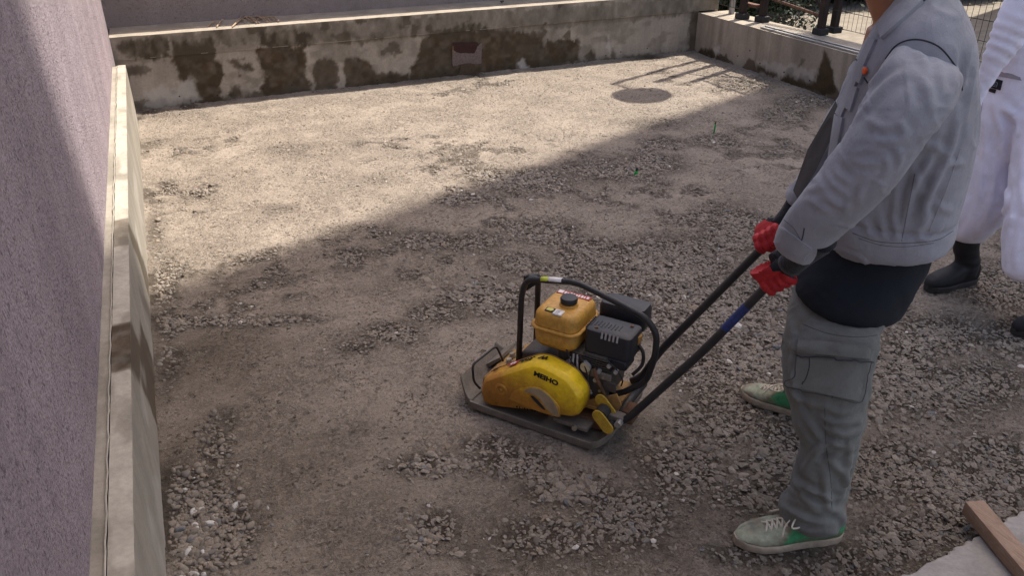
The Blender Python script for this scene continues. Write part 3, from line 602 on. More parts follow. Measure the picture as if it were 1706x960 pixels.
# timber
A = at_z(1608, 836, .085); B = at_z(1712, 960, .085); d = B-A; d[2] = 0; d /= np.linalg.norm(d); nrm = np.array([-d[1], d[0], 0])
t = empty('timber_batten', tuple(A[:2])+(.04,), label='short reddish brown timber batten lying across the concrete slab edge', cat='timber')
tb = MB().prism([A+np.array([0, 0, 0]), A+nrm*.058, A+nrm*.058+d*.62, A+d*.62], (0, 0, 0), (0, 0, -.045)); tb.build('batten', M['timber'], t, .002, 2, world=True)
p = at_z(1704, 952, .05); m_ = MB().tube(curve_pts([p+np.array([.0, -.02, .0]), p+np.array([.03, .01, .02]), p+np.array([.07, -.01, .01]), p+np.array([.12, -.05, .0])]), .012, 8)
tag(m_.build('strap', M['purplecloth'], None, sm=True), 'dark red strap end at the right corner beside the batten', 'strap')

# ------------------------------------------------------------------ mesh fence on the right wall, with posts
ft = empty('mesh_fence', (5.3, 6, .385), label='dark wire mesh fence panels between paired posts on the right wall', cat='fence')
posts = [at_z(*p, .385) for p in [(1236, 31), (1269, 36), (1366, 57), (1388, 54)]]+[np.array([5.43, 3.6, .385]), np.array([5.47, 3.45, .385])]
Hs = [1.95, 1.5, 1.45, 1.45, 1.45, 1.45]
for p, h_ in zip(posts, Hs):
    po = MB().box((p[0]-.028, p[1]-.03, .387), (p[0]+.028, p[1]+.03, .387+h_)).build('post', M['post'], ft, .004, 1, world=True)
    MB().box((p[0]-.05, p[1]-.055, .386), (p[0]+.05, p[1]+.055, .44)).build('post_foot', M['rubber'], ft, .006, 1, world=True)
def panel(a, b, z0, z1, w_):
    a = np.array(a); b = np.array(b); L_ = np.linalg.norm(b-a); n_ = max(2, int(L_/.05)); mb_ = MB()
    for i in range(n_+1): p = a+(b-a)*i/n_; mb_.tube([(p[0], p[1], z0), (p[0], p[1], z1)], w_, 4)
    z = z0
    while z <= z1+.001:
        mb_.tube([(a[0], a[1], z), (b[0], b[1], z)], w_*1.15, 4); z += .14
    mb_.build('wire_mesh', M['wire'], ft, world=True)
panel((5.32, 6.40), (5.40, 5.86), .46, 1.72, .0022); panel((5.43, 5.72), (5.43, 3.65), .46, 1.72, .0022); panel((5.28, 7.1), (5.27, 6.74), .46, 1.2, .0022)
fm = MB()
for k in range(8):
    z = .40+.012*k
    fm.tube([(5.33, 6.38, z), (5.41, 5.86, z)], .0018, 4)
fm.build('wire_mesh', M['wire'], ft, world=True)
MB().tube([(5.36, 6.46, .60), (5.42, 5.80, .53)], .013, 6).build('rail', M['rail'], ft, world=True)
MB().tube([(5.33, 6.45, 1.74), (5.41, 5.80, 1.74)], .016, 6).build('rail', M['post'], ft, world=True)
MB().tube([(5.33, 6.45, 1.16), (5.41, 5.80, 1.16)], .013, 6).build('rail', M['post'], ft, world=True)
MB().tube([(5.44, 5.72, 1.74), (5.44, 3.65, 1.74)], .016, 6).build('rail', M['post'], ft, world=True)
MB().tube([(5.30, 6.62, 1.65), (5.42, 5.82, .60)], .014, 6).build('brace', M['post'], ft, world=True)
MB().box((5.27, 6.50, .50), (5.33, 6.69, .53)).build('rail', M['rail'], ft, world=True)
# dish on its mast
dt = empty('satellite_dish', (5.32, 6.90, .385), label='round satellite dish on a tall mast at the fence corner', cat='satellite dish')
MB().tube([(5.32, 6.92, .387), (5.32, 6.92, 3.2)], .03, 10).build('mast', M['steel2'], dt, world=True)
n_ = SUN; e1 = Vector((-n_.y, n_.x, 0)).normalized(); e2 = n_.cross(e1); cc_ = np.array([5.30, 6.46, 3.12])
rs = []
for r_, dz in [(.02, -.05), (.10, -.042), (.18, -.022), (.235, 0), (.24, .006), (.23, -.006), (.17, -.034), (.09, -.056), (.02, -.064)]:
    rs.append([cc_+r_*(np.array(e1)*math.cos(a)+np.array(e2)*math.sin(a))+np.array(n_)*dz for a in np.linspace(0, 2*math.pi, 32, endpoint=False)])
MB().rings(rs).build('dish', M['dish'], dt, sm=True, world=True)
MB().tube([(5.32, 6.92, 3.15), (5.31, 6.6, 3.10), tuple(cc_-np.array(n_)*.05)], .016, 8).build('arm', M['steel2'], dt, world=True)

# ------------------------------------------------------------------ far side: apartment block whose corner throws the broad shadow, boards, hedge
bt = empty('apartment_building', (12, 4, 0), math.atan2(-.8, -.6), label='tall dark clad apartment block beyond the mesh fence', cat='building')
MB().box((0, 0.0, .0), (4.2, 15, 23)).build('wall', M['render'], bt)
bt.location = (12.0, 8.5, -.02)
for k in range(16):
    MB().box((.0, -.045+.004*(k % 2), .02+k*.30), (4.2, -.004, .02+k*.30+.288)).build('board', M['clad'], bt)
wm = None
for fl in range(2, 7):
    for c_ in range(1):
        if wm is None:
            wo = MB().box((0, -.03, 0), (1.5, -.004, 1.3)).build('window', M['steel2'], bt); wg = MB().box((.06, -.036, .06), (1.44, -.032, 1.24)).build('pane', M['glass'], wo); wm = wo.data
        else:
            wo = bpy.data.objects.new('window', wm); C.objects.link(wo); wo.parent = bt; w2 = bpy.data.objects.new('pane', wg.data); C.objects.link(w2); w2.parent = wo
        wo.location = (1.0+c_*2.8, 0, 2+fl*2.9)
hd = empty('hedge', (8.6, 9.9, 0), label='dark green hedge at the far side of the sunlit lot', cat='hedge')
MB().tube([(8.2, 9.9, -.02), (8.25, 9.9, .5)], .03, 6).build('trunk', M['rail'], hd, world=True)
n = 26000; P = np.stack([rng.uniform(6.2, 11.5, n), rng.uniform(9.35, 10.4, n), rng.uniform(0, 1.5, n)], 1); P[:, 1] += -.35*(P[:, 0]-6.5)*.3-.35
P = P[fbm(P*2.5, 3, 3) > .42]; n = len(P); d1 = rng.normal(size=(n, 3)); d1 /= np.linalg.norm(d1, axis=1)[:, None]; d2 = np.cross(d1, rng.normal(size=(n, 3))); d2 /= np.linalg.norm(d2, axis=1)[:, None]
Vv = np.stack([P-d1*.06, P+d2*.032, P+d1*.06, P-d2*.032], 1).reshape(-1, 3); me = np_mesh(Vv, np.arange(n*4).reshape(-1, 4)); link('foliage', me, M['leaf'], hd, False, True)

sb_ = empty('shrub', (5.85, 7.65, 0), label='low dark shrub added to darken the corner where the two walls meet', cat='shrub')  # added shrub, stands in for dark clutter and darkens this corner
for k in range(6): MB().tube([(5.85, 7.65, -.02), (5.6+.12*k, 7.5+.06*(k % 3), .5+.05*k)], .008, 5).build('stem', M['rail'], sb_, world=True)
n = 11000; P = np.stack([rng.normal(6.0, .40, n), rng.normal(7.72, .24, n), rng.uniform(.02, .85, n)], 1); P = P[P[:, 0] > 5.45]; n = len(P); d1 = rng.normal(size=(n, 3)); d1 /= np.linalg.norm(d1, axis=1)[:, None]; d2 = np.cross(d1, rng.normal(size=(n, 3))); d2 /= np.linalg.norm(d2, axis=1)[:, None]
Vv = np.stack([P-d1*.035, P+d2*.016, P+d1*.035, P-d2*.016], 1).reshape(-1, 3); link('foliage', np_mesh(Vv, np.arange(n*4).reshape(-1, 4)), M['leaf'], sb_, False, True)

# ------------------------------------------------------------------ small things on the ledge and in the yard
def on_ledge(x, y): return at_z(x, y, .576)
def twig(x0, y0, x1, y1, k):
    a = on_ledge(x0, y0); b = on_ledge(x1, y1); mid_ = (a+b)/2+np.array([0, 0, .008+.01*random.random()]); a = a+[0, 0, .004]; b = b+[0, 0, .004+.012*random.random()]
    o = MB().tube(curve_pts([a, mid_, b], 3), [.005, .006, .006, .006, .005, .004, .004][:7], 6).build('twig', M['twig']); return o
seg = [(346, 44, 362, 36), (361, 45, 372, 34), (387, 45, 405, 32), (392, 40, 402, 30), (400, 33, 412, 38), (405, 27, 420, 37), (410, 26, 432, 38), (418, 32, 428, 39), (424, 26, 440, 36), (430, 27, 446, 37), (438, 27, 452, 36), (446, 27, 458, 35), (452, 27, 465, 36), (405, 30, 424, 26), (415, 29, 440, 31), (428, 33, 452, 30)]
seg.sort(key=lambda q: q[0]+q[2])
ORD = 'first second third fourth fifth sixth seventh eighth ninth tenth eleventh twelfth thirteenth fourteenth fifteenth sixteenth'.split()
for k, q in enumerate(seg):
    o = twig(*q, k)
    if k == 0: t_ = 'dry twig lying alone at the left end of the twigs on the ledge'
    elif k == 1: t_ = 'dry twig just right of the lone one, apart from the tangled heap'
    elif k == 15: t_ = 'short dry twig at the far right end of the heap on the ledge'
    else: t_ = ORD[k]+' dry twig from the left on the ledge, part of the tangled heap'
    tag(o, t_, 'twig', 'dry twigs on the ledge')
p = on_ledge(836, 4); T1, F1 = templates(2, 1, .3, .7)
tag(link('stone', np_mesh(T1[0]*.022+p+[0, 0, .012], F1), m_plain('dark_stone', (.06, .06, .055), .8), None, False), 'small dark stone sitting on the ledge near the wall middle', 'stone')
def peg(px, py, h_, r_, lab):
    p = at_z(px, py); hh, _ = gheight(np.array([p[0]]), np.array([p[1]])); z0 = hh[0]-.02; t_ = empty('marker_peg', (p[0], p[1], z0), label=lab, cat='peg')
    MB().tube([(0, 0, 0), (.003, 0, h_*.7), (.005, 0, h_)], [r_, r_, r_*.8], 8).build('peg_shaft', M['green'], t_, sm=True)
    MB().tube([(.005, 0, h_+.0005), (.007, 0, h_+.022)], [r_*.7, r_*.5], 8).build('peg_tip', M['darkgreen'], t_, sm=True); return t_
peg(1189, 223, .085, .006, 'tall thin green marker peg, the farther of the two in the gravel')
t = peg(1059, 290, .045, .013, 'short stubby green marker peg, nearer to the plate compactor')

# ------------------------------------------------------------------ plate compactor (local x to the rear, y away, z up)
U = np.array([.605, -.796]); CO = (.772, 2.257, .004)
pc = empty('plate_compactor', CO, math.atan2(-.796, .605), label='yellow and black petrol plate compactor standing on the gravel', cat='plate compactor')
# base plate: curved-up front and rear, rounded corners
prof = [(-.052, .062), (-.035, .045), (-.012, .022), (.02, .006), (.06, 0), (.46, 0), (.50, .006), (.53, .022), (.552, .045)]
def plate_b(a):                         # near and far limits of the plate at a
    k = 0
    if a < .03: k = .055*((.03-a)/.08)**1.3
    if a > .50: k = .045*((a-.50)/.052)**2
    return 0+k, .35-k*.7
rs = []
for a, z in curve_pts([(a, z, 0) for a, z in prof], 4) and [(q[0], q[1]) for q in curve_pts([(a, z, 0) for a, z in prof], 4)]:
    b0, b1 = plate_b(a); t_ = .020
    rs.append([(a, b0, z+.006), (a, b0+.006, z), (a, b1-.006, z), (a, b1, z+.006), (a, b1, z+t_+.012), (a, b1-.008, z+t_+.012), (a, b1-.014, z+t_), (a, b0+.014, z+t_), (a, b0+.008, z+t_+.012), (a, b0, z+t_+.012)])
MB().rings(rs).build('base_plate', M['steel'], pc, .0015, 1)
# exciter housing (dusty orange) with sloped front cover
hs_ = MB(); o_ = [(.02, 0, .026), (.025, 0, .085), (.15, 0, .178), (.215, 0, .178), (.30, 0, .12), (.30, 0, .026)]
hs_.prism(o_, (0, .085, 0), (0, .30, 0)).build('exciter_cover', M['orange'], pc, .006, 2)
MB().prism([(.15, 0, .07), (.155, 0, .215), (.24, 0, .235), (.30, 0, .20), (.30, 0, .07)], (0, .13, 0), (0, .285, 0)).build('exciter_housing', M['engine'], pc, .015, 3)
for a, b, z in [(.118, .125, .168), (.085, .26, .145), (.10, .18, .156)]:
    MB().tube([(a, b, z-.012), (a-.006, b, z+.006)], .011, 6).build('bolt', M['bolt'], pc, .0015, 1); MB().tube([(a, b, z-.014), (a-.001, b, z-.006)], .015, 12).build('washer', M['steel'], pc)
# belt guard
N_ = [(.053, .078), (.066, .132), (.262, .264), (.305, .270), (.400, .246), (.448, .190), (.440, .108), (.412, .090), (.28, .068), (.17, .038), (.095, .022), (.062, .034)]
def inset(P_, d_):
    c = np.mean(P_, 0); out = []
    P_ = [np.array(p) for p in P_]; n = len(P_)
    for i in range(n):
        e = P_[(i+1) % n]-P_[i-1]; e /= np.linalg.norm(e); q_ = np.array([e[1], -e[0]])
        if q_@(c-P_[i]) < 0: q_ = -q_
        out.append(P_[i]+q_*d_)
    return out
def dens(P_, n=4):
    Q = curve_pts([(p[0], p[1], 0) for p in P_]+[(P_[0][0], P_[0][1], 0)], n)[:-1]; return [np.array(q[:2]) for q in Q]
Nd = [p[:2] for p in fillet([(*p, 0) for p in ([((N_[0][0]+N_[-1][0])/2, (N_[0][1]+N_[-1][1])/2)]+N_+[((N_[0][0]+N_[-1][0])/2, (N_[0][1]+N_[-1][1])/2)])], .022, 5)][:-1]; ring = lambda P_, b: [(p[0], b, p[1]) for p in P_]
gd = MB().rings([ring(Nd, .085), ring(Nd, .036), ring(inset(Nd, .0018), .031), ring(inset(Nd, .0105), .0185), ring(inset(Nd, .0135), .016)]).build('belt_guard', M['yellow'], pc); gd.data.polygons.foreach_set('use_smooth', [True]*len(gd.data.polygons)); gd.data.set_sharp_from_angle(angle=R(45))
# raised inner panel, boss and the worn hollow
ip = dens([(.17, .085), (.20, .135), (.27, .175), (.32, .170), (.37, .130), (.375, .095), (.36, .080), (.27, .078)], 5)
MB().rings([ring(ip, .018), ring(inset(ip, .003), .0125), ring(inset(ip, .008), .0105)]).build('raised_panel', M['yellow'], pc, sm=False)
wp = dens([(.235, .145), (.27, .172), (.32, .168), (.36, .132), (.372, .094), (.355, .087), (.325, .105), (.30, .135), (.27, .148)], 4)
MB().rings([ring(wp, .0107), ring(inset(wp, .0015), .0095)]).build('worn_patch', m_plain('bare_scuff', (.33, .25, .16), .8, 0, .001, 60, .35), pc)
sl_ = dens([(.262, .136), (.278, .139), (.308, .116), (.322, .099), (.311, .099), (.284, .116)], 4)
MB().rings([ring(sl_, .0096), ring(inset(sl_, .001), .0088)]).build('vent_slot', M['plastic'], pc)
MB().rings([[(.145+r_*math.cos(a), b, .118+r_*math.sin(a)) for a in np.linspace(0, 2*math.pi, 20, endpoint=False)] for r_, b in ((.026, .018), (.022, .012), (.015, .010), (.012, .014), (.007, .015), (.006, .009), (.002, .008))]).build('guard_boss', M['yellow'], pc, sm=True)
fl = MB(); fl.rings([ring(inset(Nd, -.003), .0875), ring(inset(Nd, -.003), .0845)]).build('guard_flange', M['orange'], pc)
MB().box((.34, .03, .045), (.47, .10, .062)).build('guard_foot', M['steel'], pc, .004, 2)
MB().tube([(.425, .02, .052), (.425, .03, .052)], .009, 12).build('bolt', M['bolt'], pc)
def text(body, size, mat, parent, loc, rot, shear=0, ext=.0004, sx=1., name='lettering', bold=.0):
    cu = bpy.data.curves.new('t', 'FONT'); cu.body = body; cu.size = size; cu.extrude = ext; cu.shear = shear; cu.offset = bold; cu.align_x = 'CENTER'; cu.align_y = 'CENTER'
    o = bpy.data.objects.new('t', cu); C.objects.link(o); dg = bpy.context.evaluated_depsgraph_get(); dg.update()
    me_ = bpy.data.meshes.new_from_object(o.evaluated_get(dg)); bpy.data.objects.remove(o)
    me_.transform(Matrix.Translation(loc) @ rot @ Matrix.Diagonal((sx, 1, 1, 1))); return link(name, me_, mat, parent)
# near face: text plane x->a, y->z, facing -b
face = Matrix(((1, 0, 0, 0), (0, 0, -1, 0), (0, 1, 0, 0), (0, 0, 0, 1)))
text('MEIHO', .026, M['ink'], pc, (.318, .0152, .222), face @ Matrix.Rotation(R(-8), 4, 'Z'), 0, .0006, 1.15, bold=.0012)
text('CENTRAL', .009, M['ink'], pc, (.24, .0152, .067), face @ Matrix.Rotation(R(6), 4, 'Z'), 0, .0005, 1.6, bold=.0004) if False else None
sm_ = MB()
for k in range(15): sm_.box((.205+k*.010+.002*(k % 3), .0150, .0635+k*.0011), (.211+k*.010, .0160, .0705+k*.0011))
sm_.build('small_print', M['ink'], pc)
# top rim lettering, read from the far side
d0 = np.array([.265-.155, 0, .262-.198]); an = math.atan2(d0[2], d0[0])
top = Matrix.Rotation(-an, 4, 'Y')
def rim(a): return .198+(a-.155)*math.tan(an)+.0012
text('3R06', .030, M['ink'], pc, (.222, .061, rim(.222)+.0035), top @ Matrix.Rotation(R(180), 4, 'Z'), .35, .0006, 1.05, bold=.0006)
text('W', .028, M['ink'], pc, (.289, .060, .2715), Matrix.Rotation(R(-10), 4, 'Y') @ Matrix.Rotation(R(180), 4, 'Z'), .2, .0006, 1.1, bold=.0012)
text('28-', .022, M['ink'], pc, (.098, .064, .1595), Matrix.Rotation(-math.atan2(.03, .034), 4, 'Y') @ Matrix.Rotation(R(180), 4, 'Z'), .3, .0006, 1.2)
lb = MB().box((-.020, -.015, 0), (.020, .015, .0008)); me_ = lb.mesh(); me_.transform(Matrix.Translation((.168, .062, rim(.168)+.0008)) @ top); link('rim_label', me_, M['red'], pc)
me_ = MB().box((-.010, -.007, .001), (-.002, .007, .0015)).box((.002, -.007, .001), (.010, .007, .0015)).box((-.012, -.001, .0008), (.012, .002, .0012)).mesh(); me_.transform(Matrix.Translation((.168, .062, rim(.168)+.0008)) @ top); link('label_mark', me_, M['white'], pc)
# guard frame (black tube)
loop = fillet([(.150, .13, .165), (.160, .13, .44), (.178, .13, .508), (.36, .135, .540), (.50, .14, .503), (.602, .145, .470), (.640, .145, .425), (.642, .145, .345), (.620, .145, .235), (.54, .14, .165), (.50, .14, .15)], .032, 5)
MB().tube(loop, .0105, 14).build('guard_frame', M['black'], pc, sm=True)
MB().tube(fillet([(.150, .26, .19), (.155, .26, .455), (.180, .14, .508)], .02), .0105, 12).build('guard_frame', M['black'], pc, sm=True)
MB().prism([(.155, 0, .44), (.158, 0, .505), (.20, 0, .515), (.235, 0, .510)], (0, .148, 0), (0, .154, 0)).build('gusset', M['black'], pc)
MB().box((.135, .11, .163), (.172, .152, .170)).build('frame_foot', M['black'], pc, .002, 1)
tp = MB(); tp.tube([(.235, .132, .519), (.262, .133, .524)], .0109, 14).build('sticker', m_plain('sticker_green', (.45, .50, .05), .5), pc, sm=True); MB().tube([(.262, .133, .524), (.31, .134, .5325)], .0109, 14).build('sticker', M['white'], pc, sm=True)
# front handle
MB().tube(fillet([(.030, .06, .055), (.010, .05, .085), (.006, .05, .155), (.022, .19, .165), (.050, .20, .09)], .02), .0045, 8).build('front_handle', M['black'], pc, sm=True)
MB().box((-.012, .19, .03), (.035, .335, .05)).build('front_cleat', M['steel'], pc, .004, 1); MB().prism([(-.03, .20, .06), (.03, .20, .11), (.035, .20, .10), (-.02, .20, .05)], (0, 0, 0), (0, .13, 0)).build('front_shield', M['steel'], pc)
# tank
def rrect(cx, cy, hx, hy, r_, z, n=7, rot=0.):
    P_ = []
    for (sx, sy, a0) in ((1, 1, 0), (-1, 1, 90), (-1, -1, 180), (1, -1, 270)):
        for k in range(n):
            a = R(a0+90*k/(n-1)); x = cx+sx*(hx-r_)+r_*math.cos(a); y = cy+sy*(hy-r_)+r_*math.sin(a); P_.append((x, y, z))
    return P_
tc = (.298, .192)
MB().rings([rrect(*tc, .070, .085, .03, .285), rrect(*tc, .078, .093, .032, .300), rrect(*tc, .081, .097, .034, .352)]).build('tank_lower', M['tank'], pc, sm=True)
MB().rings([rrect(*tc, .081, .097, .034, .352), rrect(*tc, .0905, .1065, .040, .3535), rrect(*tc, .0915, .1075, .040, .357), rrect(*tc, .0905, .1065, .040, .361), rrect(*tc, .083, .099, .036, .3625)]).build('tank_seam', M['tank'], pc, sm=True)
ts = [rrect(*tc, .082-.0005*k, .098-.0005*k, .036, .3625+k*.006) for k in range(6)]
for t_ in np.linspace(0, 1, 7)[1:]:
    a = t_*math.pi/2; ts.append(rrect(*tc, .0795-.022*(1-math.cos(a)), .0955-.022*(1-math.cos(a)), .036-.006*t_, .3925+.026*math.sin(a)))
for k_ in (.6, .25): ts.append(rrect(*tc, .0575*k_, .0735*k_, .03*k_, .4195+.001*(1-k_)))
o = MB().rings(ts).build('tank', M['tank'], pc, sm=True)
MB().tube([(.312, .185, .417), (.312, .185, .428)], [.034, .030], 28).build('filler_neck', M['tank'], pc)
cp = [(.024, .427), (.0285, .430), (.0295, .436), (.0295, .444), (.027, .449), (.020, .4505), (.004, .4500)]
o = MB().rings([[(.312+r_*math.cos(a), .185+r_*math.sin(a), z) for a in np.linspace(0, 2*math.pi, 32, endpoint=False)] for r_, z in cp]).build('tank_cap', M['plastic'], pc); o.data.polygons.foreach_set('use_smooth', [True]*len(o.data.polygons)); o.data.set_sharp_from_angle(angle=R(40))
zt = .4206
MB().box((.236, .243, zt-.004), (.360, .268, zt+.0006)).build('tank_label', M['red'], pc)
lm_ = MB()
for k in range(9): lm_.box((.262+k*.0105, .248, zt+.0007), (.269+k*.0105-.002*(k % 2), .262-.003*(k % 3 == 1), zt+.0011))
lm_.box((.239, .246, zt+.0007), (.257, .265, zt+.0011)).build('label_print', M['white'], pc)
MB().box((.258, .112, zt-.004), (.288, .136, zt+.0006)).build('warning_label', M['ink'], pc); MB().prism([(.262, .116, zt+.0007), (.280, .114, zt+.0007), (.286, .124, zt+.0007), (.280, .134, zt+.0007), (.262, .132, zt+.0007)], (0, 0, 0), (0, 0, .0005)).build('warning_mark', m_plain('label_yellow', (.55, .52, .08), .5), pc)
MB().box((.291, .104, zt-.004), (.322, .136, zt+.0006)).build('white_label', M['white'], pc); wl = MB()
for k in range(6): wl.box((.295, .107+k*.0045, zt+.0007), (.310+.002*(k % 3), .1085+k*.0045, zt+.0010))
wl.build('label_print', m_plain('label_grey', (.22, .22, .25), .6), pc)
# engine block with fins, covers and pipes
MB().box((.335, .105, .135), (.50, .27, .235)).build('crankcase', M['engine'], pc, .012, 2)
MB().box((.30, .12, .20), (.36, .27, .29)).build('fan_housing', M['engine'], pc, .02, 3)
for k in range(7): MB().box((.365, .108, .238+k*.0085), (.50, .255, .2415+k*.0085)).build('cooling_fin', M['engine'], pc)
MB().box((.40, .115, .235), (.49, .25, .30)).build('cylinder', M['engine'], pc, .006, 1)
mr = MB().rings([rrect(.483, .176, .076, .050, .016, z) for z in (.296, .300)]+[rrect(.483, .176, .082, .056, .018, .305), rrect(.483, .176, .082, .056, .018, .378), rrect(.483, .176, .080, .054, .018, .385), rrect(.483, .176, .072, .046, .014, .389)]).build('muffler_guard', M['plastic'], pc); mr.data.polygons.foreach_set('use_smooth', [True]*len(mr.data.polygons)); mr.data.set_sharp_from_angle(angle=R(40))
for k in range(5): MB().prism([(.462+k*.0135, .1250, .388), (.468+k*.0135, .1250, .388), (.468+k*.0135, .1180, .366), (.462+k*.0135, .1180, .366)], (0, 0, 0), (0, -.0022, .0022)).build('slot', M['alu'], pc)
for k in range(9): MB().box((.41+k*.012, .150+.004*(k % 3), .3885), (.413+k*.012, .190-.006*(k % 2), .3905)).build('slot', M['ink'], pc)
for k in range(8): MB().box((.3995, .135+k*.010, .36), (.4055, .140+k*.010, .389)).build('slot', M['ink'], pc)
for a, b in [(.436, .140), (.535, .205)]: MB().tube([(a, b, .387), (a, b, .3925)], .006, 8).build('screw', M['rust'], pc)
MB().box((.405, .122, .262), (.555, .20, .30)).build('heat_shield', M['plastic'], pc, .006, 1)
MB().rings([rrect(.465, .318, .078, .040, .020, z) for z in (.325,)]+[rrect(.465, .318, .084, .046, .022, z) for z in (.335, .395)]+[rrect(.465, .318, .078, .040, .018, .408), rrect(.465, .318, .06, .024, .01, .411)]).build('air_cleaner', M['plastic'], pc, sm=False).data.set_sharp_from_angle(angle=R(40))
MB().box((.552, .185, .335), (.570, .215, .368)).build('air_elbow', M['orange'], pc, .004, 1)
MB().tube(curve_pts([(.56, .20, .335), (.585, .19, .31), (.588, .18, .27), (.565, .16, .235)]), .006, 8).build('hose', M['rubber'], pc, sm=True)
for p_ in [[(.372, .11, .285), (.375, .10, .25), (.385, .098, .21), (.40, .10, .175)], [(.385, .112, .285), (.392, .10, .25), (.402, .098, .21), (.418, .10, .18)], [(.36, .11, .27), (.362, .098, .23), (.372, .096, .20)], [(.395, .105, .17), (.43, .10, .165), (.45, .10, .155)]]:
    MB().tube(curve_pts(p_, 5), .0042, 8).build('pipe', M['alu'], pc, sm=True)
for a, z in [(.418, .268), (.505, .285), (.415, .176), (.46, .215), (.44, .16), (.395, .20), (.47, .252), (.53, .27)]:
    MB().tube([(a, .094, z), (a, .108, z)], .0075, 10).build('bolt', M['alu'], pc)
for q_ in [[(.35, .10, .30), (.37, .092, .27), (.40, .09, .24), (.43, .094, .23)], [(.40, .098, .295), (.43, .088, .25), (.44, .09, .20), (.43, .098, .17)], [(.50, .10, .30), (.53, .10, .28), (.55, .11, .24), (.54, .13, .20)], [(.36, .105, .245), (.35, .09, .215), (.36, .085, .18), (.39, .09, .16)]]:
    MB().tube(curve_pts(q_, 5), .0028, 6).build('cable', M['rubber'], pc, sm=True)
for a, z in [(.378, .232), (.352, .252), (.432, .232), (.487, .232), (.402, .152), (.478, .178)]: MB().tube([(a, .096, z), (a, .108, z)], .0055, 6).build('bolt', M['bolt'], pc)
MB().tube([(.425, .10, .258), (.425, .088, .258)], .018, 16).build('spark_cover', M['alu'], pc); MB().box((.485, .098, .185), (.535, .104, .225)).build('side_cover', M['engine'], pc, .003, 1)
MB().box((.44, .098, .225), (.515, .106, .25)).build('bracket', M['steel'], pc, .002, 1)
MB().tube([(.455, .094, .262), (.475, .088, .22), (.51, .084, .165)], .006, 8).build('lever', M['rust'], pc, sm=True)
MB().box((.405, .085, .125), (.423, .098, .143)).build('nut', M['bolt'], pc, .002, 1)
MB().box((.33, .09, .098), (.535, .29, .112)).build('engine_deck', M['orange'], pc, .003, 1)
MB().prism([(.40, 0, .098), (.54, 0, .098), (.56, 0, .15), (.54, 0, .19), (.50, 0, .165), (.45, 0, .135)], (0, .094, 0), (0, .100, 0)).build('deck_side', M['orange'], pc, .002, 1)
MB().box((.36, .08, .026), (.50, .27, .07)).build('mount_block', M['rust'], pc, .008, 2)
for b in (.10, .25): MB().tube([(.37, b, .065), (.37, b, .10)], .016, 14).build('rubber_mount', M['rubber'], pc); MB().tube([(.51, b, .03), (.51, b, .10)], .016, 14).build('rubber_mount', M['rubber'], pc)
# handle bracket: two yellow oval plates with a rubber damper between
def oval(c, ax, L_, r_, b0, b1):
    P_ = []; ax = np.array(ax)/np.linalg.norm(ax); nn = np.array([-ax[1], ax[0]])
    for a in np.linspace(-90, 90, 10): P_.append(np.array(c)+ax*(L_/2+r_*math.cos(R(a)))+nn*r_*math.sin(R(a)))
    for a in np.linspace(90, 270, 10): P_.append(np.array(c)+ax*(-L_/2+r_*math.cos(R(a)))+nn*r_*math.sin(R(a)))
    return MB().prism([(p[0], 0, p[1]) for p in P_], (0, b0, 0), (0, b1, 0))
oval((.527, .118), (.58, -.62), .050, .021, .018, .025).build('damper_plate', M['dusty_yellow'], pc, .001, 1)
oval((.515, .150), (.58, -.62), .050, .021, .062, .069).build('damper_plate', M['dusty_yellow'], pc, .001, 1)
MB().tube([(.515, .026, .135), (.515, .061, .140)], .023, 18).build('rubber_damper', M['rubber'], pc)
MB().tube([(.545, .026, .10), (.56, .30, .115)], .014, 12).build('cross_tube', M['black'], pc, sm=True)
MB().box((.53, .05, .10), (.585, .085, .135)).build('bracket', M['steel'], pc, .004, 1); MB().tube([(.575, .028, .118), (.575, .07, .118)], .012, 8).build('bolt', M['steel2'], pc)
MB().box((.555, .10, .075), (.60, .17, .125)).build('rear_block', M['rust'], pc, .008, 2)
hn = fillet([(.545, .060, .105), (.590, .065, .120), (.812, .078, .455), (.975, .085, .735), (1.075, .086, .835)], .05, 6)
MB().tube(hn, .0130, 14).build('handle_bar', M['black'], pc, sm=True)
hf = fillet([(.52, .285, .12), (.555, .290, .150), (.607, .295, .265), (.895, .305, .728), (.99, .306, .825)], .05, 6)
MB().tube(hf, .0130, 14).build('handle_bar', M['black'], pc, sm=True)
MB().tube([(.862, .0806, .541), (.915, .083, .632)], .0137, 14, False).build('blue_tape', M['bluetape'], pc, sm=True)
MB().tube([(.968, .085, .722), (.985, .0855, .748), (1.09, .086, .850)], .0160, 14).build('grip', M['rubber'], pc, sm=True)
MB().tube([(.885, .305, .712), (.902, .3055, .738), (1.005, .306, .840)], .0160, 14).build('grip', M['rubber'], pc, sm=True)
def comp_w(a, b, z): return np.array([CO[0]+a*.605+b*.796, CO[1]-a*.796+b*.605, CO[2]+z])

# ------------------------------------------------------------------ people
VN = np.array([.74, .673, 0]); VN /= np.linalg.norm(VN)
def prings(rows, n, N=32, p=2.2, nn=None):
    nn = VN if nn is None else nn; out = []
    for (x0, y0, x1, y1, s_, th) in rows:
        A_ = at_plane(x0, y0, nn, s_); B_ = at_plane(x1, y1, nn, s_); out.append(ell((A_+B_)/2, (B_-A_)/2, nn*th, N, p))
    return out
def resamp(rows, k=4):
    Q = curve_pts([np.array(r) for r in rows], k); return [tuple(q) for q in Q]
def crease(me, amp, sc, seed, dirs=(1, 1, .4), ridge=True):
    V_ = get_v(me); N_2 = get_n(me); q = V_*np.array(dirs)*sc; w_ = fbm(q+2*fbm(V_*6, 2, seed)[:, None], 3, seed)
    d_ = (1-np.abs(w_-.5)*4)**1 if ridge else (w_-.5)*2
    set_v(me, V_+N_2*(amp*np.clip(d_, -1, 1))[:, None])
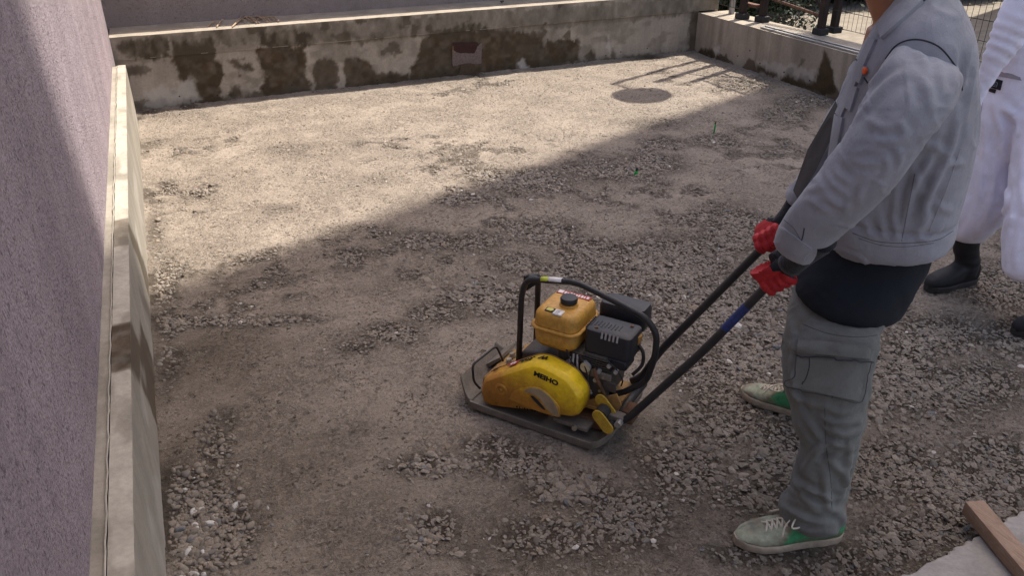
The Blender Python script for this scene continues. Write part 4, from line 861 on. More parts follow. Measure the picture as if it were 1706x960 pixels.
def folds(me, strokes, amp=.007, wid=.010, seed=0, tree=None):
    V_ = get_v(me); N_2 = get_n(me); tree = tree or BVHTree.FromPolygons([tuple(v) for v in V_], [tuple(p.vertices) for p in me.polygons]); D = np.zeros(len(V_))
    for k, st in enumerate(strokes):
        a_, w_ = amp, wid
        if not hasattr(st[0], '__len__'): a_, w_, st = st[0], st[1], st[2]
        Q = curve_pts([np.array([x, y, 0.]) for x, y in st], 10); H_ = []
        for i_, q in enumerate(Q):
            l, n2, _, _ = tree.ray_cast(Vector(CP), Vector(ray(q[0], q[1])))
            if l is not None: H_.append((np.array(l), i_/(len(Q)-1)))
        if len(H_) < 4: continue
        P_ = np.array([h_[0] for h_ in H_]); T_ = np.array([h_[1] for h_ in H_])
        m_ = np.where((np.abs(V_-P_.mean(0)) < np.ptp(P_, 0)/2+5*w_).all(1))[0]
        if not len(m_): continue
        d_ = np.linalg.norm(V_[m_][:, None]-P_[None], axis=2); j_ = d_.argmin(1); d_ = d_.min(1); tp = np.sin(np.pi*np.clip(T_[j_]*.94+.03, 0, 1))**.6
        D[m_] += a_*tp*(np.exp(-(d_/w_)**2)-.55*np.exp(-((d_-2.0*w_)/(w_))**2))
    set_v(me, V_+N_2*D[:, None])
SKIN_LABEL = None
_parent_loc = (1.68, 1.53, 0)
w1 = empty('person', (1.68, 1.53, 0), label='person in grey work jacket and dark cargo trousers gripping the compactor handles', cat='person')
def pinch(me, axis, along, across, amp, seed, thr=.022, mask=None):      # narrow pinched creases running across an axis
    V_ = get_v(me); N_2 = get_n(me); ax_ = np.array(axis, float); ax_ /= np.linalg.norm(ax_); t_ = V_@ax_; q_ = V_-t_[:, None]*ax_
    P_ = q_*across+(t_*along)[:, None]*ax_; P_ = P_+1.1*np.stack([fbm(V_*5, 2, seed), fbm(V_*5+3, 2, seed+1), fbm(V_*5+7, 2, seed+2)], 1)
    D = np.zeros(len(V_))
    for k_ in range(2):
        w_ = noise(P_*(1+.9*k_)+k_*5.3, seed+k_)*.7+noise(P_*(2.1+k_), seed+9+k_)*.3; g_ = smooth(noise(V_*4+k_*3, seed+20), .35, .65)
        a_ = np.abs(w_-.5); D += g_*amp*(1 if k_ == 0 else .6)*(-.55*np.exp(-(a_/thr)**2)+.9*np.exp(-((w_-.5-2.6*thr)/(1.5*thr))**2))
    if mask is not None: D *= mask(V_)
    set_v(me, V_+N_2*D[:, None])
# --- trousers
tr = MB()
legL = resamp([(1330, 868, 1398, 880, 1.95, .060), (1300, 846, 1408, 860, 1.95, .078), (1312, 815, 1412, 826, 1.955, .072), (1326, 775, 1422, 785, 1.96, .068), (1334, 735, 1432, 745, 1.97, .070), (1322, 695, 1441, 700, 1.99, .078), (1309, 650, 1449, 650, 2.01, .086), (1304, 600, 1459, 596, 2.04, .094), (1308, 550, 1471, 550, 2.08, .108), (1318, 505, 1481, 520, 2.15, .112), (1340, 462, 1490, 480, 2.22, .10)], 3)
tr.rings(prings(legL, 0))
legR = []
for c_, r1, r2 in [((1.885, 1.72, .07), .075, .07), ((1.88, 1.71, .20), .085, .075), ((1.86, 1.70, .40), .09, .08), ((1.82, 1.68, .60), .11, .10), ((1.77, 1.66, .78), .125, .12), ((1.75, 1.62, .92), .12, .11)]:
    legR.append(ell(np.array(c_), np.array([.87, -.49, 0])*r1, np.array([.49, .87, 0])*r2, 24))
tr.rings(legR)
tr.rings(prings(resamp([(1322, 488, 1490, 524, 2.22, .14), (1334, 462, 1500, 485, 2.24, .145), (1350, 430, 1520, 440, 2.26, .13), (1372, 390, 1535, 400, 2.27, .11)], 2), 0))
tm_ = fuse(tr, .0065, 5); V = get_v(tm_); n_ = get_n(tm_); z = V[:, 2]
zig = np.sin(V[:, 2]*95+3*fbm(V*7, 2, 4)*6+V[:, 0]*20); d_ = .0065*zig*np.exp(-((z-.13)/.075)**2)+.004*np.sin(V[:, 2]*60+V[:, 1]*25+8*fbm(V*5, 2, 1))*np.exp(-((z-.42)/.09)**2)
w_ = fbm(V*np.array([9, 9, 4.5])+3*fbm(V*4, 2, 3)[:, None], 3, 11); d_ += .010*(1-np.abs(w_-.5)*5).clip(-1, 1)*.7
set_v(tm_, V+n_*d_[:, None]*.75)
pinch(tm_, (.1, .1, 1), 9, 3.2, .0045, 301)
tq_ = lambda L_: [(1180+x/1.846, 440+y/1.846) for x, y in L_]
folds(tm_, [tq_(q) for q in [[(330, 575), (365, 562), (410, 560)], [(290, 640), (325, 590), (352, 560)], [(350, 470), (400, 488), (465, 478)], [(372, 512), (420, 530), (472, 515)], [(360, 440), (400, 460), (450, 455)],
  [(372, 545), (420, 560), (465, 540)], [(240, 380), (290, 420), (350, 440)], [(260, 640), (280, 700), (330, 750)], [(225, 715), (290, 745), (360, 775)], [(222, 740), (300, 785), (390, 800)], [(236, 690), (300, 730), (400, 760)], [(255, 665), (320, 700), (400, 735)],
  [(372, 610), (410, 640), (440, 700)], [(360, 640), (362, 700), (375, 760)], [(250, 300), (262, 380), (290, 470)], [(440, 560), (430, 640), (415, 720)], [(300, 480), (330, 520), (350, 550)], [(375, 590), (430, 575), (462, 560)], [(240, 250), (300, 262), (350, 256)], [(245, 160), (262, 230), (255, 300)]]], .0080, .0095)
trousers = link('trousers', tm_, M['trouser'], w1, True, True)
# --- shirt
sm2 = MB().rings(prings(resamp([(1328, 468, 1500, 520, 2.22, .176), (1327, 460, 1512, 502, 2.22, .182), (1328, 445, 1538, 458, 2.24, .172), (1352, 405, 1560, 408, 2.27, .155), (1400, 330, 1575, 330, 2.28, .14), (1430, 200, 1590, 200, 2.28, .14), (1465, 60, 1590, 60, 2.26, .12), (1492, 10, 1560, 8, 2.24, .085)], 3), 0))
sh = fuse(sm2, .009, 5); crease(sh, .006, 9, 21); link('shirt', sh, M['navy'], w1, True, True)
# --- jacket: torso with two sleeves set into it
def cloth_noise(me, big, small, seed, dirs=(7, 7, 2.4)):
    V_ = get_v(me); N_2 = get_n(me); w_ = fbm(V_*np.array(dirs)+2.5*fbm(V_*3.5, 2, 3)[:, None], 3, seed); d_ = big*(1-np.abs(w_-.5)*7).clip(-.6, 1)
    w_ = fbm(V_*np.array([17, 17, 9])+2.5*fbm(V_*6, 2, 3)[:, None], 3, seed+4); d_ += small*(1-np.abs(w_-.5)*7).clip(-.6, 1); set_v(me, V_+N_2*d_[:, None])
tree_of = lambda me: BVHTree.FromPolygons([tuple(v) for v in get_v(me)], [tuple(p.vertices) for p in me.polygons])
jk = MB()
jk.rings(prings(resamp([(1390, 397, 1584, 402, 2.27, .178), (1381, 385, 1591, 388, 2.27, .186), (1373, 345, 1600, 345, 2.27, .192), (1378, 290, 1617, 290, 2.27, .195), (1387, 230, 1629, 230, 2.27, .200), (1400, 170, 1633, 170, 2.265, .205), (1422, 110, 1631, 110, 2.26, .205), (1447, 60, 1624, 58, 2.25, .195), (1470, 24, 1606, 14, 2.245, .165), (1486, 2, 1590, -12, 2.25, .12), (1494, -12, 1578, -28, 2.25, .095)], 3), 0, p=2.6))
jm = fuse(jk, .0065, 3); cloth_noise(jm, .0024, .0008, 41, (5, 5, 1.6)); pinch(jm, (.9, -.5, .25), 7.5, 2.4, .0040, 501)
q5 = lambda L_: [(1360+x/3.4286, 180+y/3.4286) for x, y in L_]; q4 = lambda L_: [(1380+x/4.8, y/4.8) for x, y in L_]
band = lambda z0, z1, V_: None
folds(jm, [(.0042, .0085, q5(q)) for q in [[(560, 280), (548, 400), (520, 560), (490, 700)], [(360, 610), (372, 680), (385, 745)], [(430, 590), (448, 680), (462, 760)], [(250, 630), (290, 690), (335, 745)], [(560, 690), (590, 730), (640, 762)], [(720, 660), (690, 710), (640, 750)], [(600, 200), (700, 230), (720, 300)], [(740, 330), (800, 320), (850, 325)], [(560, 360), (590, 440), (600, 520)], [(660, 540), (720, 575), (790, 592)], [(470, 430), (455, 540), (440, 620)], [(620, 560), (640, 620), (600, 690)]]]
      +[(.009, .011, q) for q in [[(1602, 180), (1582, 253), (1547, 326), (1532, 378)], [(1618, 60), (1610, 110), (1606, 150)], [(1560, 255), (1530, 300), (1505, 350)], [(1628, 90), (1618, 140), (1610, 200)]]])
# flat waistband below the gathers
V = get_v(jm); n_ = get_n(jm); set_v(jm, V+n_*(-.007*np.exp(-((V[:, 2]-(.925))/.006)**2))[:, None])
jacket = link('jacket', jm, M['jacket'], None, True); bpy.context.view_layer.update()
SL = resamp([(1512, 52, 1572, 78, 2.20, .05), (1502, 64, 1588, 98, 2.12, .075), (1482, 90, 1603, 128, 2.045, .082), (1450, 140, 1594, 172, 2.00, .084), (1416, 208, 1550, 226, 1.965, .078), (1382, 262, 1504, 294, 1.95, .070), (1344, 310, 1458, 344, 1.95, .064), (1311, 354, 1408, 386, 1.96, .058), (1294, 386, 1370, 418, 1.97, .053), (1290, 404, 1350, 438, 1.98, .050)], 4)
SR = resamp([(1440, 80, 1520, 110, 2.40, .07), (1402, 150, 1470, 175, 2.45, .068), (1362, 225, 1432, 250, 2.43, .062), (1336, 278, 1400, 298, 2.40, .056), (1316, 315, 1362, 330, 2.37, .048), (1309, 328, 1348, 346, 2.36, .044)], 4)
slm = fuse(MB().rings(prings(SL, 0, p=2.15)), .0055, 3); cloth_noise(slm, .0012, .0006, 61, (5, 5, 5)); axs = at_plane(1320, 420, VN, 1.99)-at_plane(1545, 90, VN, 2.06); pinch(slm, axs+np.array([.1, 0, .12]), 10, 3.4, .0042, 401)
folds(slm, [(.0062, .011, q4(q)) for q in [[(640, 350), (470, 520), (250, 760)], [(660, 560), (480, 660), (210, 950)], [(880, 480), (905, 600), (890, 720)], [(1000, 560), (1015, 660), (960, 770)], [(760, 600), (800, 720), (820, 860)], [(420, 470), (330, 560), (280, 640)], [(700, 400), (760, 470), (800, 560)]]]
      +[(.0030, .0080, q5(q)) for q in [[(250, 182), (400, 192), (525, 172)], [(225, 265), (280, 238), (345, 222)], [(40, 375), (100, 440), (175, 482)], [(0, 528), (60, 512), (130, 560), (190, 570)], [(100, 360), (150, 400), (200, 440)], [(385, 260), (412, 330), (385, 420)], [(480, 70), (512, 160)], [(280, 60), (380, 110), (470, 90)], [(200, 300), (330, 320), (430, 280)], [(-60, 470), (0, 455), (70, 480)], [(-50, 520), (10, 560), (80, 600)], [(150, 600), (180, 560), (200, 500)], [(300, 380), (250, 470), (230, 560)], [(-20, 400), (30, 430), (50, 460)], [(450, 220), (480, 300), (430, 380)]]])
sleeve = link('sleeve', slm, M['jacket'], jacket, True)
srm = fuse(MB().rings(prings(SR, 0, p=2.1)), .0075, 3); cloth_noise(srm, .005, .003, 71, (7, 7, 7)); sleeve2 = link('sleeve', srm, M['jacket'], jacket, True)
slb = tree_of(slm)
bvh = tree_of(jm)
def hit(x, y, tree=None, off=.003):
    tree = tree or bvh; r_ = ray(x, y); l, n2, i, d2 = tree.ray_cast(Vector(CP), Vector(r_))
    return None if l is None else (np.array(l)+np.array(n2)*off, np.array(n2))
def surf_line(name, pts, r_, mat, tree=None, off=.0, parent=None, k=8):
    Q = curve_pts([np.array([x, y, 0.]) for x, y in pts], k); P_ = [hit(q[0], q[1], tree, off) for q in Q]; P_ = [p_[0] for p_ in P_ if p_ is not None]
    if len(P_) < 3: return None
    # drop jumps
    G = [P_[0]]
    for p_ in P_[1:]:
        if np.linalg.norm(p_-G[-1]) < .05: G.append(p_)
    if len(G) < 3: return None
    return MB().tube(G, r_, 6).build(name, mat, parent, sm=True, world=True)
def surf_patch(name, corners, mat, th=.004, nu=10, nv=10, tree=None, parent=None, lift=.002):
    c = [np.array(q, float) for q in corners]; G = []
    for j in range(nv+1):
        row = []
        for i in range(nu+1):
            u_, v_ = i/nu, j/nv; q = (1-u_)*(1-v_)*c[0]+u_*(1-v_)*c[1]+u_*v_*c[2]+(1-u_)*v_*c[3]; h_ = hit(q[0], q[1], tree, 0)
            row.append(h_)
        G.append(row)
    base = [[(h_ if h_ is not None else None) for h_ in r_] for r_ in G]
    flat_ = [h_ for r_ in base for h_ in r_ if h_ is not None]
    if not flat_: return None
    nm = np.mean([h_[1] for h_ in flat_], 0); nm /= np.linalg.norm(nm)
    mb_ = MB(); top_ = []; 
    for r_ in base:
        for h_ in r_:
            h2 = h_ if h_ is not None else flat_[0]; top_.append(h2[0]+nm*(lift+th))
    bot = [p_-nm*(th+lift+.004) for p_ in top_]; W_ = nu+1; F_ = []; o2 = len(top_)
    for j in range(nv):
        for i in range(nu):
            a = j*W_+i; F_.append((a, a+1, a+W_+1, a+W_)); F_.append((o2+a, o2+a+W_, o2+a+W_+1, o2+a+1))
    bd = [i for i in range(W_)]+[j*W_+nu for j in range(1, nv+1)]+[nv*W_+i for i in range(nu-1, -1, -1)]+[j*W_ for j in range(nv-1, 0, -1)]
    for i in range(len(bd)): a, b = bd[i], bd[(i+1) % len(bd)]; F_.append((a, b, o2+b, o2+a))
    mb_.add(top_+bot, F_); o = mb_.build(name, mat, parent, sm=True, world=True); o.data.set_sharp_from_angle(angle=R(50)); return o
for m_ in (jm, slm, srm): m_.transform(Matrix.Translation((-1.68, -1.53, 0)))
jacket.parent = w1
surf_line('armhole_seam', [(1475, 98), (1492, 76), (1515, 66), (1540, 67), (1565, 78), (1585, 100), (1600, 125), (1603, 150)], .0020, M['seam'], parent=jacket)
surf_line('side_seam', [(1524, 290), (1512, 350), (1502, 402)], .0009, M['jseam'], parent=jacket)
surf_line('back_seam', [(1600, 250), (1575, 320), (1548, 385)], .0014, m_plain('pale_thread', (.34, .34, .37), .9), parent=jacket)
surf_line('hem_seam', [(1420, 388), (1460, 402), (1510, 405), (1560, 400), (1588, 385)], .0010, M['jseam'], parent=jacket)
surf_line('hem_seam', [(1430, 397), (1470, 409), (1512, 411), (1556, 405)], .0008, M['jseam'], parent=jacket)
surf_line('yoke_seam', [(1497, 34), (1512, 22), (1530, 8), (1545, -4)], .0022, M['seam'], parent=jacket)
surf_line('cuff_seam', [(1306, 366), (1322, 380), (1334, 400), (1344, 417)], .0010, M['jseam'], slb, parent=sleeve)
surf_line('cuff_seam', [(1340, 380), (1338, 392), (1335, 403)], .0016, M['seam'], slb, parent=sleeve)
surf_patch('sleeve_cuff', [(1299, 374), (1354, 414), (1340, 434), (1290, 402)], M['jacket'], .003, tree=slb, parent=sleeve)
surf_patch('front_placket', [(1452, 62), (1462, 66), (1404, 196), (1392, 186)], M['jacket'], .005, 4, 16, parent=jacket)
surf_patch('front_placket', [(1394, 190), (1408, 196), (1382, 330), (1374, 322)], M['jacket'], .005, 4, 16, parent=jacket)
surf_patch('collar', [(1462, 48), (1522, -8), (1540, 4), (1470, 66)], M['jacket'], .008, 10, 5, parent=jacket)
surf_patch('pocket_flap', [(1424, 100), (1446, 112), (1436, 140), (1416, 124)], M['jacket'], .006, 6, 6, parent=jacket)
surf_patch('chest_pocket', [(1418, 138), (1432, 146), (1420, 186), (1408, 176)], M['jacket'], .005, 6, 6, parent=jacket)
surf_line('pocket_edge', [(1422, 96), (1428, 100), (1432, 112), (1438, 126), (1446, 138)], .0022, M['seam'], parent=jacket)
h_ = hit(1444, 118)
if h_ is not None:
    mb_ = MB(); c_ = h_[0]; mb_.rings([ell(c_+h_[1]*z_, np.array([0, 0, 1.])*r_, np.cross(h_[1], [0, 0, 1.])*r_, 16) for r_, z_ in ((.0085, 0), (.0085, .004), (.005, .006))]); mb_.build('orange_tag', m_plain('orange_tag', (.70, .10, .02), .6), jacket, world=True)
# dark open facing of the far front panel
fp = [at_plane(*q, VN, s_) for q, s_ in [((1392, 168), 2.30), ((1402, 196), 2.20), ((1356, 290), 2.22), ((1330, 335), 2.24), ((1321, 318), 2.30), ((1345, 250), 2.32)]]
MB().prism(fp, tuple(VN*0), tuple(VN*.008)).build('open_facing', M['lining'], jacket, .002, 1, world=True)
# cargo pocket on trousers
bv2 = BVHTree.FromPolygons([tuple(np.array(v)+np.array([1.68, 1.53, 0])) for v in get_v(tm_)], [tuple(p.vertices) for p in tm_.polygons])
surf_patch('cargo_pocket', [(1334, 572), (1448, 586), (1432, 668), (1312, 642)], M['trouser'], .010, 14, 12, bv2, trousers)
surf_patch('pocket_flap', [(1330, 566), (1452, 578), (1448, 600), (1328, 588)], M['trouser'], .018, 14, 6, bv2, trousers)
surf_line('pocket_pleat', [(1352, 592), (1348, 620), (1340, 640)], .0016, M['seam'], bv2, .011, trousers); surf_line('pocket_pleat', [(1402, 600), (1392, 640), (1386, 662)], .0018, M['seam'], bv2, .010, trousers)
surf_line('pocket_stitching', [(1332, 594), (1326, 620), (1314, 642), (1350, 652), (1400, 663), (1430, 668), (1440, 630), (1447, 600)], .0012, M['tseam'], bv2, .012, trousers, 5)
surf_line('pocket_stitching', [(1330, 589), (1370, 594), (1410, 598), (1448, 601)], .0018, M['seam'], bv2, .016, trousers)
surf_line('outseam', [(1374, 680), (1376, 740), (1384, 800), (1386, 850)], .0009, M['tseam'], bv2, 0, trousers)
surf_line('waist_seam', [(1336, 540), (1380, 556), (1430, 562), (1478, 556)], .0010, M['tseam'], bv2, 0, trousers)
# --- body: neck, head, forearms under the clothes: one skin
def head(mb_, c, f, hscale=1.):
    c = np.array(c, float); f = np.array(f, float); f /= np.linalg.norm(f); l_ = np.array([-f[1], f[0], 0]); up = np.array([0, 0, 1.])
    P_ = lambda a, b, z: c+f*a*hscale+l_*b*hscale+up*z*hscale
    rows = [(-.13, .00, .048, .050), (-.11, .03, .062, .050), (-.095, .035, .070, .056), (-.06, .022, .082, .066), (-.02, .012, .090, .072), (.03, .002, .096, .076), (.07, -.004, .092, .073), (.10, -.006, .074, .058), (.118, -.006, .040, .032)]
    mb_.rings([ell(P_(a, 0, z), f*ry*hscale, l_*rx*hscale, 20) for z, a, ry, rx in rows])
    mb_.rings([ell(P_(.088, 0, .0), f*.006, l_*.008, 10), ell(P_(.098, 0, -.02), f*.012, l_*.012, 10), ell(P_(.102, 0, -.035), f*.016, l_*.016, 10), ell(P_(.090, 0, -.043), f*.010, l_*.014, 10)])
    for s_ in (1, -1):
        mb_.rings([ell(P_(-.005, s_*.070, -.0), f*.018, up*.030, 12), ell(P_(-.012, s_*.088, .002), f*.016, up*.028, 12)])
    mb_.rings([ell(P_(.083, 0, -.062), up*.004, l_*.024, 10), ell(P_(.091, 0, -.064), up*.009, l_*.020, 10), ell(P_(.093, 0, -.066), up*.003, l_*.012, 10)])
    mb_.rings([ell(P_(.075, 0, .022), up*.008, l_*.055, 12), ell(P_(.092, 0, .020), up*.005, l_*.045, 12)])
    return P_
fm1 = np.array([-.87, .49, 0.]); bd = MB(); hc = np.array([1.59, 1.585, 1.60]); Pf = head(bd, hc, fm1)
bd.tube([(1.70, 1.52, 1.34), (1.68, 1.535, 1.42), (1.625, 1.565, 1.52)], [.075, .060, .056], 16)
bd.tube([(1.70, 1.52, 1.38), (1.70, 1.52, 1.0)], [.09, .12], 16)
for (sh_, el_, wr_) in ((SL[2], SL[16], SL[-1]), (SR[2], SR[10], SR[-1])):
    q = [at_plane((r_[0]+r_[2])/2, (r_[1]+r_[3])/2, VN, r_[4]) for r_ in (sh_, el_, wr_)]; bd.tube([(1.70, 1.52, 1.32)]+q, [.04, .040, .036, .028], 12)
bm_ = fuse(bd, .006, 4); link('body', bm_, M['skin'], w1, True, True)
hr = MB(); up = np.array([0, 0, 1.]); l_ = np.array([-fm1[1], fm1[0], 0])
hr.rings([ell(hc+fm1*a+up*z_, fm1*ry, l_*rx, 20) for z_, a, ry, rx in [(-.05, -.055, .045, .070), (.0, -.035, .070, .080), (.04, -.018, .092, .084), (.075, -.010, .098, .080), (.105, -.008, .082, .064), (.128, -.008, .044, .036)]])
hm2 = fuse(hr, .006, 3); crease(hm2, .004, 40, 9, (1, 1, .5)); link('hair', hm2, M['hair'], w1, True, True)
for s_ in (1, -1):
    c_ = hc+fm1*.083+l_*.030*s_+up*.004; mb_ = MB().rings([ell(c_+fm1*(.012*math.sin(a)), l_*.013*math.cos(a), up*.008*math.cos(a), 12) for a in np.linspace(-1.4, 1.4, 7)]); mb_.build('eye', M['eye'], w1, sm=True, world=True)
    MB().rings([ell(c_+fm1*.0105, l_*.005, up*.005, 10), ell(c_+fm1*.0128, l_*.0035, up*.0035, 10)]).build('iris', M['ink'], w1, world=True)
# --- gloves closed round the grips
def hand(c, g_, wd, parent, side, nm='glove', lift=0.):
    c = np.array(c); g_ = np.array(g_, float); g_ /= np.linalg.norm(g_); wd = np.array(wd, float); wl_ = np.linalg.norm(wd); w2 = wd-g_*(wd@g_); w2 /= np.linalg.norm(w2); zp = np.array([0, 0, 1.])-g_*g_[2]; zp /= np.linalg.norm(zp); w2 = w2+zp*lift; w2 /= np.linalg.norm(w2)
    t2 = np.cross(g_, w2); t2 = t2 if t2@fm1 > 0 else -t2          # fingers close round the front of the bar
    mb_ = MB(); r0 = .0275
    pt = lambda ang, r_, off: c+g_*off+r_*(w2*math.cos(ang)+t2*math.sin(ang))
    Ls = [.92, 1.0, .97, .82]
    for i in range(4):
        off = (1.5-i)*.0215; am = 3.75*Ls[i]
        path = [pt(a, r0+(.006 if k in (2, 4) else 0), off+.002*math.sin(k)) for k, a in enumerate(np.linspace(.35, am, 7))]
        mb_.tube(curve_pts(path, 3), list(np.interp(np.linspace(0, 1, 19), [0, .3, .5, .8, 1], [.0130, .0125, .0118, .0108, .0090])), 10)
    # palm and back of hand towards the wrist
    wrist = c+wd
    k0 = [pt(.55, .030, 0), pt(.25, .046, 0), c+w2*.062+t2*.004, c*.35+wrist*.65, wrist]
    hw = [.040, .044, .042, .034, .028]; ht = [.014, .018, .021, .023, .023]; rs_ = []
    for q, a, b in zip(k0, hw, ht): rs_.append(ell(q, g_*a, (np.cross(g_, w2)*.8+w2*.2)*b, 20, 2.4))
    mb_.rings(rs_)
    # thumb from the side of the palm round the other way
    tp_ = [c+w2*.060+g_*.034, c+w2*.046+g_*.046-t2*.018, pt(-1.0, .034, .040), pt(-1.9, .033, .030), pt(-2.5, .032, .024)]
    mb_.tube(curve_pts(tp_, 4), list(np.interp(np.linspace(0, 1, 17), [0, .4, 1], [.017, .0145, .0105])), 10)
    gm_ = fuse(mb_, .0023, 2); crease(gm_, .0004, 50, 3)
    gl = link(nm, gm_, M['glove'], parent, True, True); gm_.materials.append(M['gcuff']); cw = c-np.array(_parent_loc); pc_ = np.array([p_.center[:] for p_ in gm_.polygons])
    far_ = ((pc_-cw)@(wd/wl_)+.010*np.sin(pc_@np.array([90, 70, 50]))) > .046; gm_.polygons.foreach_set('material_index', far_.astype(np.int32))
    q = [c*.45+wrist*.55, wrist, wrist+wd*.35, wrist+wd*.8]; cu_ = MB()
    u1 = np.cross(wd/wl_, VN); u1 /= np.linalg.norm(u1); u2 = np.cross(wd/wl_, u1)
    rs_ = [ell(p_, u1*a, u2*b, 20) for p_, a, b in zip(curve_pts(q, 4), np.interp(np.linspace(0, 1, 13), [0, .3, .6, 1], [.034, .033, .035, .038]), np.interp(np.linspace(0, 1, 13), [0, .3, .6, 1], [.030, .031, .033, .036]))]
    cu_.rings(rs_).build('glove_cuff', M['gcuff'], gl, sm=True, world=True); return gl
cuffL = at_plane(1342, 420, VN, 2.0); cuffR = at_plane(1334, 336, VN, 2.36)
gL = comp_w(.980, .0852, .742); gdL = comp_w(1.09, .086, .85)-comp_w(.985, .0855, .748)
hand(gL, gdL, (cuffL-gL)*.85, w1, 1, lift=1.2)
gR = comp_w(.912, .3055, .748); hand(gR, gdL, (cuffR-gR)*.62, w1, 1)
# --- sneakers
def shoe(heel, toe, parent, nm='shoe'):
    heel = np.array([*heel, 0.]); toe = np.array([*toe, 0.]); f = toe-heel; L_ = np.linalg.norm(f); f /= L_; l2 = np.array([-f[1], f[0], 0]); up = np.array([0, 0, 1.])
    T = [0, .06, .2, .35, .5, .65, .8, .92, 1.]; Wd = [.012, .030, .037, .038, .043, .050, .049, .034, .010]
    root_ = empty(nm, tuple(heel)); root_.parent = parent; root_.location = Vector(heel)-parent.location; 
    tt_ = np.linspace(0, 1, 26); wd_ = np.interp(tt_, T, Wd)*L_/.29
    def sec(z_, k_): return [heel+f*t*L_+l2*w_*k_+up*z_ for t, w_ in zip(tt_, wd_)]+[heel+f*t*L_-l2*w_*k_+up*z_ for t, w_ in zip(tt_[::-1], wd_[::-1])]
    so_ = MB().rings([sec(.002, .98), sec(.006, 1.03), sec(.022, 1.04), sec(.027, 1.0), sec(.029, .93)]); sme = so_.mesh()
    V_ = get_v(sme); cb = np.tile([.40, .33, .25], (len(V_), 1))*(.6+.6*fbm(V_*40, 3, 2))[:, None]; vcol(sme, 'col', cb); link('sole', sme, M['sole'], parent, False, True); sme.set_sharp_from_angle(angle=R(40)) 
    hh_ = np.interp(tt_, [0, .1, .25, .38, .5, .62, .75, .88, .96, 1], [.072, .088, .092, .094, .080, .068, .058, .048, .036, .026])
    rs_ = []
    for t, w_, h2 in zip(tt_, wd_, hh_):
        r_ = []
        for a in np.linspace(0, math.pi, 15):
            cx = math.cos(a); sx = math.sin(a); r_.append(heel+f*t*L_+l2*w_*.96*math.copysign(abs(cx)**.75, cx)+up*(.026+(h2-.026)*sx**.8))
        r_ += [heel+f*t*L_-l2*w_*.5+up*.024, heel+f*t*L_+l2*w_*.5+up*.024]; rs_.append(r_)
    um = MB().rings(rs_); ume = um.mesh(); V_ = get_v(ume); tq = (V_-heel)@f/L_; sd = np.abs((V_-heel)@l2)/.05; z_ = V_[:, 2]
    green = np.array([.06, .27, .12]); vampc = np.array([.34, .36, .26]); red_ = np.array([.20, .07, .055])
    fv = smooth(tq+.10*(z_-.05)/.04, .58, .62); c_ = green*(1-fv)[:, None]+vampc*fv[:, None]
    edge_ = np.exp(-((tq+.10*(z_-.05)/.04-.60)/.020)**2); c_ = c_*(1-.8*edge_[:, None])+red_*.8*edge_[:, None]
    dn = fbm(V_*35, 4, 8); c_ = c_*(.65+.6*dn)[:, None]; mud = smooth(fbm(V_*26, 4, 12)+(.05-z_)*6, .48, .66)*.62; spk = smooth(fbm(V_*60, 3, 19), .60, .68)*(tq > .72)*.6; c_ = c_*(1-spk[:, None])+np.array([.05, .09, .12])*spk[:, None]; c_ = c_*(1-mud[:, None])+np.array([.20, .14, .10])*mud[:, None]
    vcol(ume, 'col', np.clip(c_, 0, 1)); link('upper', ume, M['shoe'], parent, True, True)
    lc = MB()
    hy = lambda t: np.interp(t, tt_, hh_)
    for k in range(7):
        t = .44+k*.046; z2 = hy(t)+.003; b_ = .020
        lc.tube(curve_pts([heel+f*(t-.02)*L_+l2*b_+up*(z2-.008), heel+f*t*L_+up*(z2+.003), heel+f*(t+.03)*L_-l2*b_+up*(z2-.010)], 4), .0034, 6)
        lc.tube(curve_pts([heel+f*(t-.02)*L_-l2*b_+up*(z2-.008), heel+f*(t+.003)*L_+up*(z2+.005), heel+f*(t+.03)*L_+l2*b_+up*(z2-.010)], 4), .0034, 6)
    for s_ in (1, -1):
        a_ = heel+f*.42*L_+up*(hy(.42)+.004); lc.tube(curve_pts([a_, a_+f*.03+l2*.03*s_+up*.016, a_+f*.05+l2*.055*s_+up*.006, a_+f*.02+l2*.045*s_+up*.0, a_+up*.002], 5), .0026, 6)
        lc.tube(curve_pts([a_, a_+f*.02+l2*.012*s_+up*.012, a_+f*.055+l2*.03*s_-up*.006, a_+f*.07+l2*.05*s_-up*.03], 5), .0024, 6)
    for s_ in (-1, 1):
        pass
    lc.build('laces', M['lace'], parent, sm=True, world=True)
    bpy.data.objects.remove(root_)
def footwear(root_p, name, heel, toe):
    e = bpy.data.objects.new(name, None); C.objects.link(e); e.parent = root_p; return e
lt = at_z(1222, 905)[:2]; lh = at_z(1400, 893)[:2]
def shoe_part(heel, toe):
    e = bpy.data.objects.new('shoe', None); C.objects.link(e); e.parent = w1; e.empty_display_size = .05; shoe_w(heel, toe, e)
def shoe_w(heel, toe, e):
    shoe(heel, toe, e)
shoe_part(lh, lt)
rt = at_z(1234, 655)[:2]; rd = np.array([.42, -.72]); rd /= np.linalg.norm(rd); shoe_part(rt+rd*.285, rt)

